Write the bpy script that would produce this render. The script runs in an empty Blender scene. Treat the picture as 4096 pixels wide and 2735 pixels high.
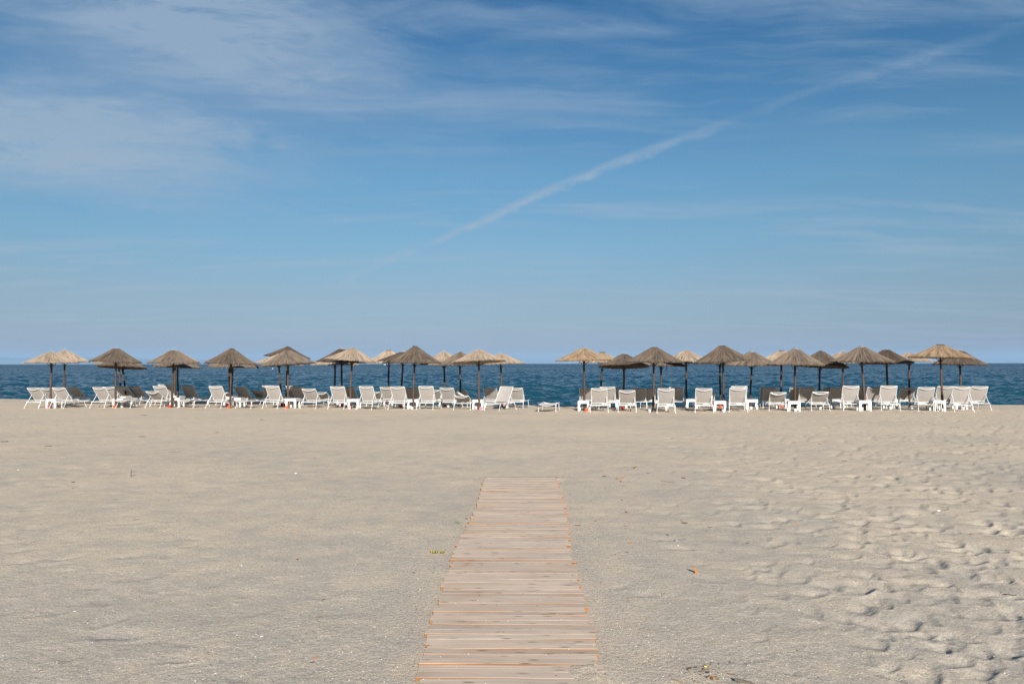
import bpy, math, random
import numpy as np
from mathutils import Vector, Matrix, Quaternion

random.seed(7)
rng = np.random.default_rng(11)
scene = bpy.context.scene
col = scene.collection
R = math.radians

# ------------------------------------------------------------------ camera
FPX, W0, H0, EYE = 3186.0, 4096.0, 2735.0, 1.85
cam_data = bpy.data.cameras.new('camera')
cam_data.sensor_width = 36.0
cam_data.lens = 36.0 * FPX / W0
cam_data.clip_start = 0.05
cam_data.clip_end = 90000.0
cam = bpy.data.objects.new('camera', cam_data)
col.objects.link(cam)
scene.camera = cam
CAM_ROT = Matrix.Rotation(R(90) + math.atan(86.2 / FPX), 3, 'X') @ Matrix.Rotation(R(-0.073), 3, 'Z')
cam.matrix_world = Matrix.Translation((0, 0, EYE)) @ CAM_ROT.to_4x4()

# ------------------------------------------------------------------ sun and exposure
SUN_EL, SUN_AZ = 21.5, 8.0          # sun behind the camera, a little to its right
ray = Vector((-math.sin(R(SUN_AZ)) * math.cos(R(SUN_EL)), math.cos(R(SUN_AZ)) * math.cos(R(SUN_EL)), -math.sin(R(SUN_EL))))
sun_data = bpy.data.lights.new('sun', 'SUN')
sun_data.energy = 4.6
sun_data.angle = R(0.55)
sun_data.color = (1.0, 0.92, 0.82)
sun = bpy.data.objects.new('sun', sun_data)
sun.rotation_euler = ray.to_track_quat('-Z', 'Y').to_euler()
sun.location = (5, -20, 20)
col.objects.link(sun)
scene.view_settings.view_transform = 'Standard'
scene.view_settings.look = 'None'
scene.view_settings.gamma = 1.0
scene.view_settings.exposure = 1.05


# ------------------------------------------------------------------ node helper
class NT:
    """Small expression builder over a node tree."""
    def __init__(self, tree):
        self.t = tree
        self.t.nodes.clear()

    def n(self, kind, **kw):
        nd = self.t.nodes.new(kind)
        for k, v in kw.items():
            setattr(nd, k, v)
        return nd

    def link(self, a, b):
        self.t.links.new(a, b)

    def put(self, sock, v):
        if isinstance(v, bpy.types.NodeSocket):
            self.t.links.new(v, sock)
        elif isinstance(v, (tuple, list)):
            v = tuple(v)
            if len(sock.default_value) == 4 and len(v) == 3:
                v = v + (1.0,)
            sock.default_value = v
        else:
            sock.default_value = v

    def m(self, op, a, b=0.0, c=0.0, clamp=False):
        nd = self.n('ShaderNodeMath', operation=op, use_clamp=clamp)
        self.put(nd.inputs[0], a); self.put(nd.inputs[1], b); self.put(nd.inputs[2], c)
        return nd.outputs[0]

    def smooth(self, x, lo, hi, a=0.0, b=1.0):
        nd = self.n('ShaderNodeMapRange', interpolation_type='SMOOTHSTEP')
        for s, v in zip(nd.inputs[:5], (x, lo, hi, a, b)):
            self.put(s, v)
        return nd.outputs[0]

    def xyz(self, x, y, z=0.0):
        nd = self.n('ShaderNodeCombineXYZ')
        for s, v in zip(nd.inputs, (x, y, z)):
            self.put(s, v)
        return nd.outputs[0]

    def sep(self, v):
        nd = self.n('ShaderNodeSeparateXYZ'); self.put(nd.inputs[0], v)
        return nd.outputs

    def noise(self, vec, scale=1.0, detail=4.0, rough=0.55, lac=2.0, dist=0.0):
        nd = self.n('ShaderNodeTexNoise')
        self.put(nd.inputs['Vector'], vec)
        nd.inputs['Scale'].default_value = scale
        nd.inputs['Detail'].default_value = detail
        nd.inputs['Roughness'].default_value = rough
        nd.inputs['Lacunarity'].default_value = lac
        nd.inputs['Distortion'].default_value = dist
        return nd.outputs['Fac']

    def mix(self, f, a, b, mode='MIX'):
        nd = self.n('ShaderNodeMix', data_type='RGBA', blend_type=mode)
        self.put(nd.inputs[0], f); self.put(nd.inputs[6], a); self.put(nd.inputs[7], b)
        return nd.outputs[2]

    def ramp(self, f, stops):
        nd = self.n('ShaderNodeValToRGB')
        el = nd.color_ramp.elements
        while len(el) < len(stops):
            el.new(0.5)
        for e, (p, c) in zip(el, stops):
            e.position = p
            e.color = tuple(c) + (1.0,) if len(c) == 3 else c
        self.put(nd.inputs[0], f)
        return nd.outputs[0]

    def bump(self, h, strength=0.5, dist=0.01):
        nd = self.n('ShaderNodeBump')
        nd.inputs['Strength'].default_value = strength
        nd.inputs['Distance'].default_value = dist
        self.put(nd.inputs['Height'], h)
        return nd.outputs[0]


# ------------------------------------------------------------------ sky
world = bpy.data.worlds.new('World')
scene.world = world
world.use_nodes = True


def build_sky():
    k = NT(world.node_tree)
    sky = k.n('ShaderNodeTexSky', sky_type='NISHITA', sun_disc=False)
    sky.sun_elevation = R(SUN_EL)
    sky.sun_rotation = R(180 - SUN_AZ)
    sky.altitude = 10
    sky.air_density = 1.0
    sky.dust_density = 0.6
    sky.ozone_density = 2.0
    d = k.n('ShaderNodeTexCoord').outputs['Generated']
    x, y, z = k.sep(d)
    zc = k.m('MAXIMUM', z, 0.0)
    # the clear sky, graded by elevation only (same all the way round)
    tint = k.ramp(k.m('MULTIPLY', zc, 2.0, clamp=True), [
        (0.0, (0.34, 0.38, 0.62)), (0.05, (0.36, 0.41, 0.65)), (0.10, (0.365, 0.425, 0.585)), (0.16, (0.41, 0.455, 0.56)), (0.29, (0.425, 0.560, 0.625)),
        (0.46, (0.41, 0.62, 0.69)), (0.78, (0.205, 0.50, 0.67)), (1.0, (0.17, 0.45, 0.64))])
    base = k.mix(1.0, sky.outputs[0], tint, 'MULTIPLY')
    # high cloud lies on a level sheet: sample it where the view ray meets that sheet
    zz = k.m('ADD', zc, 0.05)
    u = k.m('DIVIDE', x, zz)
    v = k.m('DIVIDE', y, zz)
    sheet = k.xyz(u, v, 0.0)
    wob = k.noise(sheet, 0.9, 3.0, 0.5)
    sheet2 = k.xyz(k.m('ADD', k.m('MULTIPLY', u, 0.32), k.m('MULTIPLY', v, 0.06)),
                   k.m('ADD', k.m('MULTIPLY', v, 1.25), k.m('MULTIPLY', wob, 0.9)), 0.0)
    streak = k.noise(sheet2, 2.1, 7.0, 0.62)
    streak_b = k.noise(k.xyz(k.m('MULTIPLY', u, 0.25), v, 7.3), 1.3, 4.0, 0.55)
    fine = k.noise(k.xyz(k.m('MULTIPLY', u, 1.3), k.m('MULTIPLY', v, 2.4), 3.1), 3.0, 8.0, 0.66, 2.1, 0.6)
    # heading coordinates of the cloud banks (a: right, b: up, both as tangents from +Y)
    ys = k.m('MAXIMUM', y, 0.08)
    a = k.m('DIVIDE', x, ys)
    b = k.m('DIVIDE', z, ys)

    def bank(ca, cb, ra, rb, rot, lo, hi, warp):
        da = k.m('SUBTRACT', a, ca); db = k.m('SUBTRACT', b, cb)
        c, s = math.cos(rot), math.sin(rot)
        p = k.m('DIVIDE', k.m('ADD', k.m('MULTIPLY', da, c), k.m('MULTIPLY', db, s)), ra)
        q = k.m('DIVIDE', k.m('SUBTRACT', k.m('MULTIPLY', db, c), k.m('MULTIPLY', da, s)), rb)
        r = k.m('SQRT', k.m('ADD', k.m('MULTIPLY', p, p), k.m('MULTIPLY', q, q)))
        r = k.m('ADD', r, k.m('MULTIPLY', k.m('SUBTRACT', warp, 0.5), 2.6))
        return k.smooth(r, hi, lo)
    along_c = k.m('SUBTRACT', k.m('MULTIPLY', a, 0.976), k.m('MULTIPLY', b, 0.218))
    across_c = k.m('ADD', k.m('MULTIPLY', a, 0.218), k.m('MULTIPLY', b, 0.976))
    feather = k.noise(k.xyz(k.m('MULTIPLY', along_c, 3.4), k.m('MULTIPLY', across_c, 15.0), 2.2), 1.0, 9.0, 0.64, 2.0, 0.9)
    warp = k.m('ADD', k.m('MULTIPLY', streak, 0.35), k.m('MULTIPLY', feather, 0.65))
    c1 = bank(-0.40, 0.430, 0.33, 0.095, -0.15, 0.1, 1.15, warp)
    c2 = bank(-0.62, 0.285, 0.38, 0.080, -0.12, 0.1, 1.2, warp)
    c3 = bank(-0.38, 0.345, 0.44, 0.075, -0.07, 0.0, 1.25, warp)
    c4 = bank(0.10, 0.42, 0.12, 0.010, 0.02, 0.1, 1.3, warp)
    c5 = bank(0.48, 0.452, 0.20, 0.012, -0.05, 0.1, 1.4, warp)
    thin = k.m('MULTIPLY', k.smooth(streak, 0.42, 0.66), k.smooth(streak_b, 0.32, 0.62))
    tex = k.m('ADD', 0.32, k.m('MULTIPLY', k.smooth(k.m('ADD', k.m('MULTIPLY', feather, 0.7), k.m('MULTIPLY', fine, 0.3)), 0.34, 0.66), 1.0))
    dens = k.m('ADD', k.m('MULTIPLY', c1, 1.15), k.m('MULTIPLY', c2, 1.10))
    dens = k.m('ADD', dens, k.m('MULTIPLY', c3, 0.36))
    dens = k.m('ADD', dens, k.m('ADD', k.m('MULTIPLY', c4, 0.30), k.m('MULTIPLY', c5, 0.20)))
    dens = k.m('MULTIPLY', dens, tex)
    dens = k.m('ADD', dens, k.m('MULTIPLY', thin, 0.46))
    # contrail: a long, slightly bent line, breaking up
    q2 = k.m('ADD', k.m('ADD', 0.1978, k.m('MULTIPLY', a, 0.4245)), k.m('MULTIPLY', k.m('MULTIPLY', a, a), -0.115))
    wig = k.noise(k.xyz(k.m('MULTIPLY', a, 9.0), k.m('MULTIPLY', b, 9.0), 5.0), 1.0, 4.0, 0.6)
    off = k.m('ADD', k.m('SUBTRACT', b, q2), k.m('MULTIPLY', k.m('SUBTRACT', wig, 0.5), 0.016))
    puff = k.noise(k.xyz(k.m('MULTIPLY', a, 34.0), k.m('MULTIPLY', b, 60.0), 1.7), 1.0, 6.0, 0.65)
    off = k.m('ADD', off, k.m('MULTIPLY', k.m('SUBTRACT', puff, 0.5), 0.014))
    wid = k.m('ADD', 0.0082, k.m('MULTIPLY', k.m('MAXIMUM', k.m('SUBTRACT', a, -0.1), 0.0), 0.006))
    line = k.smooth(k.m('DIVIDE', k.m('ABSOLUTE', off), wid), 1.0, 0.12)
    along = k.ramp(k.m('DIVIDE', k.m('ADD', a, 0.25), 1.0, clamp=True), [
        (0.0, (0, 0, 0)), (0.05, (0.45,) * 3), (0.12, (0.8,) * 3), (0.138, (0.08,) * 3), (0.16, (0.8,) * 3), (0.30, (1.0,) * 3),
        (0.44, (1.0,) * 3), (0.49, (0.50,) * 3), (0.545, (0.14,) * 3), (0.60, (0.30,) * 3), (0.78, (0.34,) * 3), (0.86, (0.22,) * 3), (0.92, (0.0,) * 3)])
    ahead = k.smooth(y, 0.05, 0.2)
    trail = k.m('MULTIPLY', k.m('MULTIPLY', line, along), k.m('MULTIPLY', ahead, k.m('ADD', -0.22, k.m('MULTIPLY', puff, 1.45))))
    dens = k.m('MINIMUM', k.m('ADD', dens, k.m('MAXIMUM', trail, 0.0)), 0.85)
    cloud = k.mix(k.smooth(zc, 0.02, 0.4), (3.0, 3.8, 4.65), (2.45, 3.35, 4.45))
    out = k.mix(dens, base, cloud)
    bg = k.n('ShaderNodeBackground')
    k.link(out, bg.inputs['Color'])
    bg.inputs['Strength'].default_value = 0.061
    w = k.n('ShaderNodeOutputWorld')
    k.link(bg.outputs[0], w.inputs['Surface'])


build_sky()


# ------------------------------------------------------------------ pixels to places
def pray(px, py):
    v = CAM_ROT @ Vector(((px - W0 / 2) / FPX, -(py - H0 / 2) / FPX, -1.0))
    return v


def crest_line(x):
    return 37.1 + 0.26 * np.maximum(1.0 - x, 0.0) + 0.25 * np.sin(x * 0.35) + 0.12 * np.sin(x * 1.1 + 1.0)


def beach_tilt(x, y):          # the beach falls gently towards the water behind the front loungers
    return -0.028 * np.clip(y - (crest_line(x) - 4.9), 0, 4.9)


def on_ground(px, py, z=0.0):
    v = pray(px, py)
    g = z
    for _ in range(4):
        t = (g - EYE) / v.z
        g = z + float(beach_tilt(v.x * t, v.y * t))
    return Vector((v.x * t, v.y * t, g))


def at_depth(px, py, dist):
    v = pray(px, py)
    t = dist / v.y
    return Vector((v.x * t, dist, EYE + v.z * t))


def tag(o, label=None, cat=None, group=None, kind=None):
    for key, val in (('label', label), ('category', cat), ('group', group), ('kind', kind)):
        if val:
            o[key] = val
    return o


def empty(name, loc, rz=0.0):
    o = bpy.data.objects.new(name, None)
    o.empty_display_size = 0.1
    o.location = loc
    o.rotation_euler = (0, 0, rz)
    col.objects.link(o)
    return o


def new_obj(name, me, parent=None, loc=None, rot=None):
    o = bpy.data.objects.new(name, me)
    col.objects.link(o)
    if parent:
        o.parent = parent
    if loc is not None:
        o.location = loc
    if rot is not None:
        o.rotation_euler = rot
    return o


class MB:
    """Collects shapes into one mesh."""
    def __init__(self):
        self.v, self.f, self.mi = [], [], []

    def add(self, vs, fs, mi=0):
        o = len(self.v)
        self.v += [tuple(p) for p in vs]
        self.f += [tuple(i + o for i in f) for f in fs]
        self.mi += [mi] * len(fs)

    def tube(self, pts, rad, seg=8, cap=True, mi=0):
        pts = [Vector(p) for p in pts]
        if not hasattr(rad, '__len__'):
            rad = [rad] * len(pts)
        vs, fs = [], []
        up = Vector((0.03, 0.02, 1))
        for i, p in enumerate(pts):
            t = (pts[min(i + 1, len(pts) - 1)] - pts[max(i - 1, 0)]).normalized()
            ref = Vector((1, 0, 0)) if abs(t.z) > 0.9 else up
            a = t.cross(ref).normalized()
            b = t.cross(a).normalized()
            for s in range(seg):
                an = 2 * math.pi * s / seg
                vs.append(p + (a * math.cos(an) + b * math.sin(an)) * rad[i])
        for i in range(len(pts) - 1):
            for s in range(seg):
                s2 = (s + 1) % seg
                fs.append((i * seg + s, i * seg + s2, (i + 1) * seg + s2, (i + 1) * seg + s))
        if cap:
            fs.append(tuple(range(seg)))
            fs.append(tuple(reversed(range((len(pts) - 1) * seg, len(pts) * seg))))
        self.add(vs, fs, mi)

    def box(self, c, s, mi=0, bev=0.0):
        cx, cy, cz = c
        hx, hy, hz = s[0] / 2, s[1] / 2, s[2] / 2
        if bev <= 0:
            vs = [(cx + i * hx, cy + j * hy, cz + k_ * hz) for i in (-1, 1) for j in (-1, 1) for k_ in (-1, 1)]
            fs = [(0, 1, 3, 2), (4, 6, 7, 5), (0, 4, 5, 1), (2, 3, 7, 6), (0, 2, 6, 4), (1, 5, 7, 3)]
            self.add(vs, fs, mi)
            return
        b = bev
        ring = lambda hx_, hy_, z: [(cx + sx * (hx_ - (b if q else 0)), cy + sy * (hy_ - (0 if q else b)), z)
                                    for sx, sy, q in ((1, -1, 0), (1, 1, 0), (1, 1, 1), (-1, 1, 1), (-1, 1, 0), (-1, -1, 0), (-1, -1, 1), (1, -1, 1))]
        rs = [ring(hx - b, hy - b, cz - hz), ring(hx, hy, cz - hz + b), ring(hx, hy, cz + hz - b), ring(hx - b, hy - b, cz + hz)]
        self.loft(rs, mi)

    def loft(self, rings, mi=0, caps=True):
        n = len(rings[0])
        vs = [p for r in rings for p in r]
        fs = []
        for i in range(len(rings) - 1):
            for s in range(n):
                s2 = (s + 1) % n
                fs.append((i * n + s, i * n + s2, (i + 1) * n + s2, (i + 1) * n + s))
        if caps:
            fs.append(tuple(reversed(range(n))))
            fs.append(tuple(range((len(rings) - 1) * n, len(rings) * n)))
        self.add(vs, fs, mi)

    def lathe(self, prof, seg=16, mi=0, c=(0, 0, 0)):
        rings = [[(c[0] + r * math.cos(2 * math.pi * s / seg), c[1] + r * math.sin(2 * math.pi * s / seg), c[2] + z) for s in range(seg)] for r, z in prof]
        self.loft(rings, mi)

    def mesh(self, name, mats, smooth=True):
        me = bpy.data.meshes.new(name)
        me.from_pydata(self.v, [], self.f)
        for m_ in (mats if isinstance(mats, (list, tuple)) else [mats]):
            me.materials.append(m_)
        me.polygons.foreach_set('material_index', self.mi)
        if smooth:
            me.polygons.foreach_set('use_smooth', [True] * len(self.f))
            try:
                me.set_sharp_from_angle(angle=R(40))
            except Exception:
                pass
        me.update()
        return me


def grid_mesh(name, X, Y, Z, mat):
    n, m_ = X.shape
    me = bpy.data.meshes.new(name)
    me.vertices.add(n * m_)
    me.vertices.foreach_set('co', np.stack([X, Y, Z], -1).astype(np.float32).ravel())
    idx = np.arange(n * m_).reshape(n, m_)
    q = np.stack([idx[:-1, :-1], idx[:-1, 1:], idx[1:, 1:], idx[1:, :-1]], -1).reshape(-1, 4)
    me.loops.add(q.size)
    me.loops.foreach_set('vertex_index', q.astype(np.int32).ravel())
    me.polygons.add(len(q))
    me.polygons.foreach_set('loop_start', (np.arange(len(q)) * 4).astype(np.int32))
    me.polygons.foreach_set('use_smooth', np.ones(len(q), dtype=bool))
    me.materials.append(mat)
    me.update(calc_edges=True)
    me.validate()
    return me


# lattice noise in numpy
def vnoise(x, y, seed=0):
    r_ = np.random.default_rng(seed)
    T = r_.random((256, 256)).astype(np.float32)
    xi = np.floor(x).astype(np.int64); yi = np.floor(y).astype(np.int64)
    fx = (x - xi); fy = (y - yi)
    fx = fx * fx * fx * (fx * (fx * 6 - 15) + 10); fy = fy * fy * fy * (fy * (fy * 6 - 15) + 10)
    a = T[xi & 255, yi & 255]; b = T[(xi + 1) & 255, yi & 255]
    c = T[xi & 255, (yi + 1) & 255]; d = T[(xi + 1) & 255, (yi + 1) & 255]
    return (a * (1 - fx) + b * fx) * (1 - fy) + (c * (1 - fx) + d * fx) * fy - 0.5


# ------------------------------------------------------------------ materials
def material(name):
    m_ = bpy.data.materials.new(name)
    m_.use_nodes = True
    k = NT(m_.node_tree)
    p = k.n('ShaderNodeBsdfPrincipled')
    o = k.n('ShaderNodeOutputMaterial')
    k.link(p.outputs[0], o.inputs['Surface'])
    return m_, k, p


def plain(name, c, rough=0.5, spec=0.5, var=0.06, scale=8.0, metal=0.0):
    m_, k, p = material(name)
    tc = k.n('ShaderNodeTexCoord').outputs['Object']
    nz = k.noise(tc, scale, 4.0, 0.6)
    lo = tuple(max(0, q * (1 - var)) for q in c); hi = tuple(min(1, q * (1 + var)) for q in c)
    k.link(k.mix(k.smooth(nz, 0.3, 0.7), lo, hi), p.inputs['Base Color'])
    p.inputs['Roughness'].default_value = rough
    p.inputs['Specular IOR Level'].default_value = spec
    p.inputs['Metallic'].default_value = metal
    return m_


def mat_sand():
    m_, k, p = material('sand')
    P = k.n('ShaderNodeTexCoord').outputs['Object']
    x, y, z = k.sep(P)
    grey, beige = (0.380, 0.342, 0.290), (0.508, 0.428, 0.326)
    big = k.noise(P, 0.28, 5.0, 0.6)
    mid = k.noise(k.xyz(k.m('MULTIPLY', x, 1.2), k.m('MULTIPLY', y, 0.9), 0.0), 2.2, 6.0, 0.62)
    f = k.m('ADD', k.m('MULTIPLY', big, 0.45), k.m('MULTIPLY', mid, 0.55))
    # the fine blond sand gathers on the raised lips, coarse grey grains in the hollows
    f = k.m('ADD', f, k.m('MULTIPLY', k.m('MAXIMUM', z, -0.03), 2.0))
    # towards the sea the beach is blond and even
    far = k.smooth(y, 5.0, 24.0)
    f = k.m('ADD', f, k.m('MULTIPLY', far, 0.13))
    base = k.mix(k.smooth(f, 0.36, 0.72), grey, beige)
    g1 = k.noise(P, 120.0, 3.0, 0.85)
    g2 = k.noise(P, 55.0, 2.0, 0.6)
    amp = k.smooth(g1, 0.30, 0.70, 0.60, 1.39)
    base = k.mix(1.0, base, k.xyz(amp, amp, amp), 'MULTIPLY')
    amp2 = k.smooth(g2, 0.3, 0.7, 0.86, 1.13)
    base = k.mix(1.0, base, k.xyz(amp2, amp2, amp2), 'MULTIPLY')
    # darker damp pebbly strand along the water
    crest = k.m('ADD', 35.9, k.m('MULTIPLY', k.m('MAXIMUM', k.m('SUBTRACT', 1.0, x), 0.0), 0.26))
    wet = k.smooth(k.m('ADD', k.m('SUBTRACT', y, crest), k.m('MULTIPLY', k.m('SUBTRACT', mid, 0.5), 1.2)), 0.0, 1.6)
    base = k.mix(k.m('MULTIPLY', wet, 0.75), base, (0.235, 0.19, 0.155))
    k.link(base, p.inputs['Base Color'])
    p.inputs['Roughness'].default_value = 0.95
    p.inputs['Specular IOR Level'].default_value = 0.15
    h = k.m('ADD', k.m('MULTIPLY', g1, 0.5), k.m('MULTIPLY', k.noise(P, 26.0, 4.0, 0.65), 1.4))
    k.link(k.bump(h, 0.55, 0.012), p.inputs['Normal'])
    return m_


def mat_sea():
    m_, k, p = material('sea_water')
    P = k.n('ShaderNodeTexCoord').outputs['Object']
    x, y, z = k.sep(P)
    shoal = k.smooth(y, 45.0, 170.0)
    patch = k.noise(k.xyz(k.m('MULTIPLY', x, 0.012), k.m('MULTIPLY', y, 0.03), 0), 1.0, 4.0, 0.6)
    cbase = k.mix(shoal, (0.006, 0.046, 0.068), (0.004, 0.032, 0.066))
    cbase = k.mix(k.m('MULTIPLY', k.smooth(patch, 0.35, 0.7), 0.5), cbase, (0.003, 0.024, 0.052))
    k.link(cbase, p.inputs['Base Color'])
    p.inputs['IOR'].default_value = 1.33
    k.link(k.smooth(y, 70.0, 500.0, 0.20, 0.10), p.inputs['Specular IOR Level'])
    k.link(k.smooth(y, 50.0, 900.0, 0.10, 0.22), p.inputs['Roughness'])
    # small wind ripples as scattered facet slopes, so that they hold out to the horizon
    nz = k.n('ShaderNodeTexNoise')
    k.put(nz.inputs['Vector'], k.xyz(k.m('MULTIPLY', x, 0.75), y, 0.0))
    nz.inputs['Scale'].default_value = 1.5
    nz.inputs['Detail'].default_value = 4.0
    nz.inputs['Roughness'].default_value = 0.62
    sx, sy, sz = k.sep(nz.outputs['Color'])
    gain = k.smooth(y, 60.0, 420.0, 1.25, 2.6)
    slope = k.xyz(k.m('MULTIPLY', k.m('MULTIPLY', k.m('SUBTRACT', sx, 0.5), 1.5), gain), k.m('SUBTRACT', k.m('MULTIPLY', k.m('MULTIPLY', k.m('SUBTRACT', sy, 0.5), 2.3), gain), k.smooth(y, 60.0, 400.0, 0.05, 0.13)), 0.0)
    add = k.n('ShaderNodeVectorMath', operation='ADD')
    k.link(k.n('ShaderNodeNewGeometry').outputs['Normal'], add.inputs[0])
    k.link(slope, add.inputs[1])
    nrm = k.n('ShaderNodeVectorMath', operation='NORMALIZE')
    k.link(add.outputs[0], nrm.inputs[0])
    k.link(nrm.outputs[0], p.inputs['Normal'])
    return m_


def mat_plank(name, edge=False):
    m_, k, p = material(name)
    oi = k.n('ShaderNodeObjectInfo')
    rnd = oi.outputs['Random']
    P = k.n('ShaderNodeTexCoord').outputs['Object']
    x, y, z = k.sep(P)
    s = k.m('MULTIPLY', rnd, 91.0)
    grain = k.noise(k.xyz(k.m('ADD', k.m('MULTIPLY', x, 1.6), s), k.m('MULTIPLY', y, 42.0), k.m('MULTIPLY', z, 42.0)), 1.0, 5.0, 0.62, 2.0, 0.8)
    if edge:
        c = k.mix(k.smooth(grain, 0.3, 0.7), (0.14, 0.060, 0.024), (0.27, 0.130, 0.056))
        p.inputs['Roughness'].default_value = 0.8
    else:
        c = k.mix(k.smooth(grain, 0.28, 0.72), (0.415, 0.325, 0.252), (0.550, 0.455, 0.368))
        tone = k.noise(k.xyz(k.m('MULTIPLY', x, 1.1), s, 2.0), 1.0, 3.0, 0.6)
        c = k.mix(k.m('MULTIPLY', k.smooth(tone, 0.46, 0.68), 0.42), c, (0.30, 0.205, 0.14))
        c = k.mix(k.m('MULTIPLY', k.smooth(rnd, 0.74, 0.92), 0.38), c, (0.33, 0.235, 0.17))
        # knots
        vo = k.n('ShaderNodeTexVoronoi', feature='F1')
        vo.inputs['Scale'].default_value = 1.0
        k.put(vo.inputs['Vector'], k.xyz(k.m('ADD', k.m('MULTIPLY', x, 5.0), s), k.m('MULTIPLY', y, 17.0), s))
        kn = k.smooth(vo.outputs['Distance'], 0.27, 0.06)
        c = k.mix(k.m('MULTIPLY', kn, 0.7), c, (0.10, 0.065, 0.05))
        # blown sand lying on the boards
        wx = k.n('ShaderNodeNewGeometry').outputs['Position']
        gx, gy, gz = k.sep(wx)
        d1 = k.noise(wx, 1.7, 5.0, 0.66)
        d2 = k.noise(wx, 120.0, 2.0, 0.7)
        film = k.m('MULTIPLY', k.smooth(k.m('ADD', k.m('MULTIPLY', d1, 0.72), k.m('MULTIPLY', d2, 0.28)), 0.45, 0.60), 0.60)
        c = k.mix(film, c, (0.43, 0.372, 0.306))
        p.inputs['Roughness'].default_value = 0.9
    k.link(c, p.inputs['Base Color'])
    p.inputs['Specular IOR Level'].default_value = 0.2
    k.link(k.bump(grain, 0.5, 0.003), p.inputs['Normal'])
    return m_


def mat_thatch():
    m_, k, p = material('thatch')
    oi = k.n('ShaderNodeObjectInfo')
    P = k.n('ShaderNodeTexCoord').outputs['Object']
    x, y, z = k.sep(P)
    an = k.m('ARCTAN2', y, x)
    r = k.m('SQRT', k.m('ADD', k.m('MULTIPLY', x, x), k.m('MULTIPLY', y, y)))
    s = k.m('MULTIPLY', oi.outputs['Random'], 60.0)
    st = k.noise(k.xyz(k.m('MULTIPLY', an, 16.0), k.m('MULTIPLY', r, 2.2), s), 1.0, 5.0, 0.7)
    pt = k.noise(k.xyz(k.m('MULTIPLY', x, 2.0), k.m('MULTIPLY', y, 2.0), k.m('ADD', s, 4.0)), 1.6, 4.0, 0.6)
    base = oi.outputs['Color']
    dark = k.mix(1.0, base, (0.42, 0.40, 0.40), 'MULTIPLY')
    lite = k.mix(1.0, base, (1.55, 1.50, 1.42), 'MULTIPLY')
    gold = k.mix(1.0, base, (1.36, 1.06, 0.76), 'MULTIPLY')
    c = k.mix(k.smooth(st, 0.32, 0.68), dark, lite)
    c = k.mix(k.m('MULTIPLY', k.smooth(pt, 0.45, 0.75), 0.55), c, gold)
    k.link(c, p.inputs['Base Color'])
    p.inputs['Roughness'].default_value = 0.85
    p.inputs['Specular IOR Level'].default_value = 0.2
    k.link(k.bump(st, 0.7, 0.03), p.inputs['Normal'])
    return m_


def mat_pole():
    m_, k, p = material('pole_wood')
    oi = k.n('ShaderNodeObjectInfo')
    P = k.n('ShaderNodeTexCoord').outputs['Object']
    x, y, z = k.sep(P)
    g = k.noise(k.xyz(k.m('MULTIPLY', x, 30.0), k.m('MULTIPLY', y, 30.0), k.m('MULTIPLY', z, 3.0)), 1.0, 5.0, 0.65)
    g2 = k.noise(P, 2.2, 3.0, 0.5)
    c = k.mix(k.smooth(g, 0.3, 0.7), (0.022, 0.012, 0.008), (0.066, 0.038, 0.024))
    c = k.mix(k.m('MULTIPLY', k.smooth(g2, 0.45, 0.7), 0.5), c, (0.072, 0.051, 0.036))
    c = k.mix(1.0, c, oi.outputs['Color'], 'MULTIPLY')
    k.link(c, p.inputs['Base Color'])
    p.inputs['Roughness'].default_value = 0.8
    k.link(k.bump(g, 0.6, 0.01), p.inputs['Normal'])
    return m_


def mat_object_color(name, rough=0.5):
    m_, k, p = material(name)
    oi = k.n('ShaderNodeObjectInfo')
    P = k.n('ShaderNodeTexCoord').outputs['Object']
    nz = k.smooth(k.noise(P, 14.0, 4.0, 0.6), 0.3, 0.75, 0.82, 1.06)
    k.link(k.mix(1.0, oi.outputs['Color'], k.xyz(nz, nz, nz), 'MULTIPLY'), p.inputs['Base Color'])
    p.inputs['Roughness'].default_value = rough
    return m_


def mat_sling():
    m_, k, p = material('sling_fabric')
    P = k.n('ShaderNodeTexCoord').outputs['Object']
    nz = k.noise(P, 6.0, 4.0, 0.6)
    wv = k.noise(P, 240.0, 1.0, 0.5)
    c = k.mix(k.smooth(nz, 0.3, 0.7), (0.262, 0.250, 0.238), (0.290, 0.277, 0.264))
    am = k.smooth(wv, 0.3, 0.7, 0.93, 1.07)
    c = k.mix(1.0, c, k.xyz(am, am, am), 'MULTIPLY')
    k.link(c, p.inputs['Base Color'])
    p.inputs['Roughness'].default_value = 0.75
    p.inputs['Specular IOR Level'].default_value = 0.25
    return m_


M = dict(
    sand=mat_sand(), sea=mat_sea(), plank=mat_plank('weathered_plank'), plank_edge=mat_plank('plank_cut_edge', True),
    thatch=mat_thatch(), pole=mat_pole(), sling=mat_sling(),
    white_metal=plain('white_metal', (0.50, 0.50, 0.50), 0.35, 0.5, 0.03),
    white_plastic=plain('white_plastic', (0.50, 0.50, 0.50), 0.4, 0.5, 0.04),
    wire=plain('galvanised_wire', (0.30, 0.34, 0.37), 0.5, 0.5, 0.1),
    sheet=plain('dull_sheet', (0.17, 0.20, 0.225), 0.35, 0.5, 0.1),
    dark_iron=plain('dark_iron', (0.045, 0.04, 0.04), 0.6, 0.4, 0.2),
    pot=mat_object_color('pot_plastic', 0.45), litter=mat_object_color('dry_litter', 0.85),
    boat=plain('boat_paint', (0.75, 0.75, 0.74), 0.4), shell=plain('shell', (0.62, 0.60, 0.56), 0.5, 0.4, 0.2, 40.0),
    hill=plain('hill_scrub', (0.07, 0.085, 0.05), 0.9, 0.1, 0.3, 0.001),
)

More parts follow.
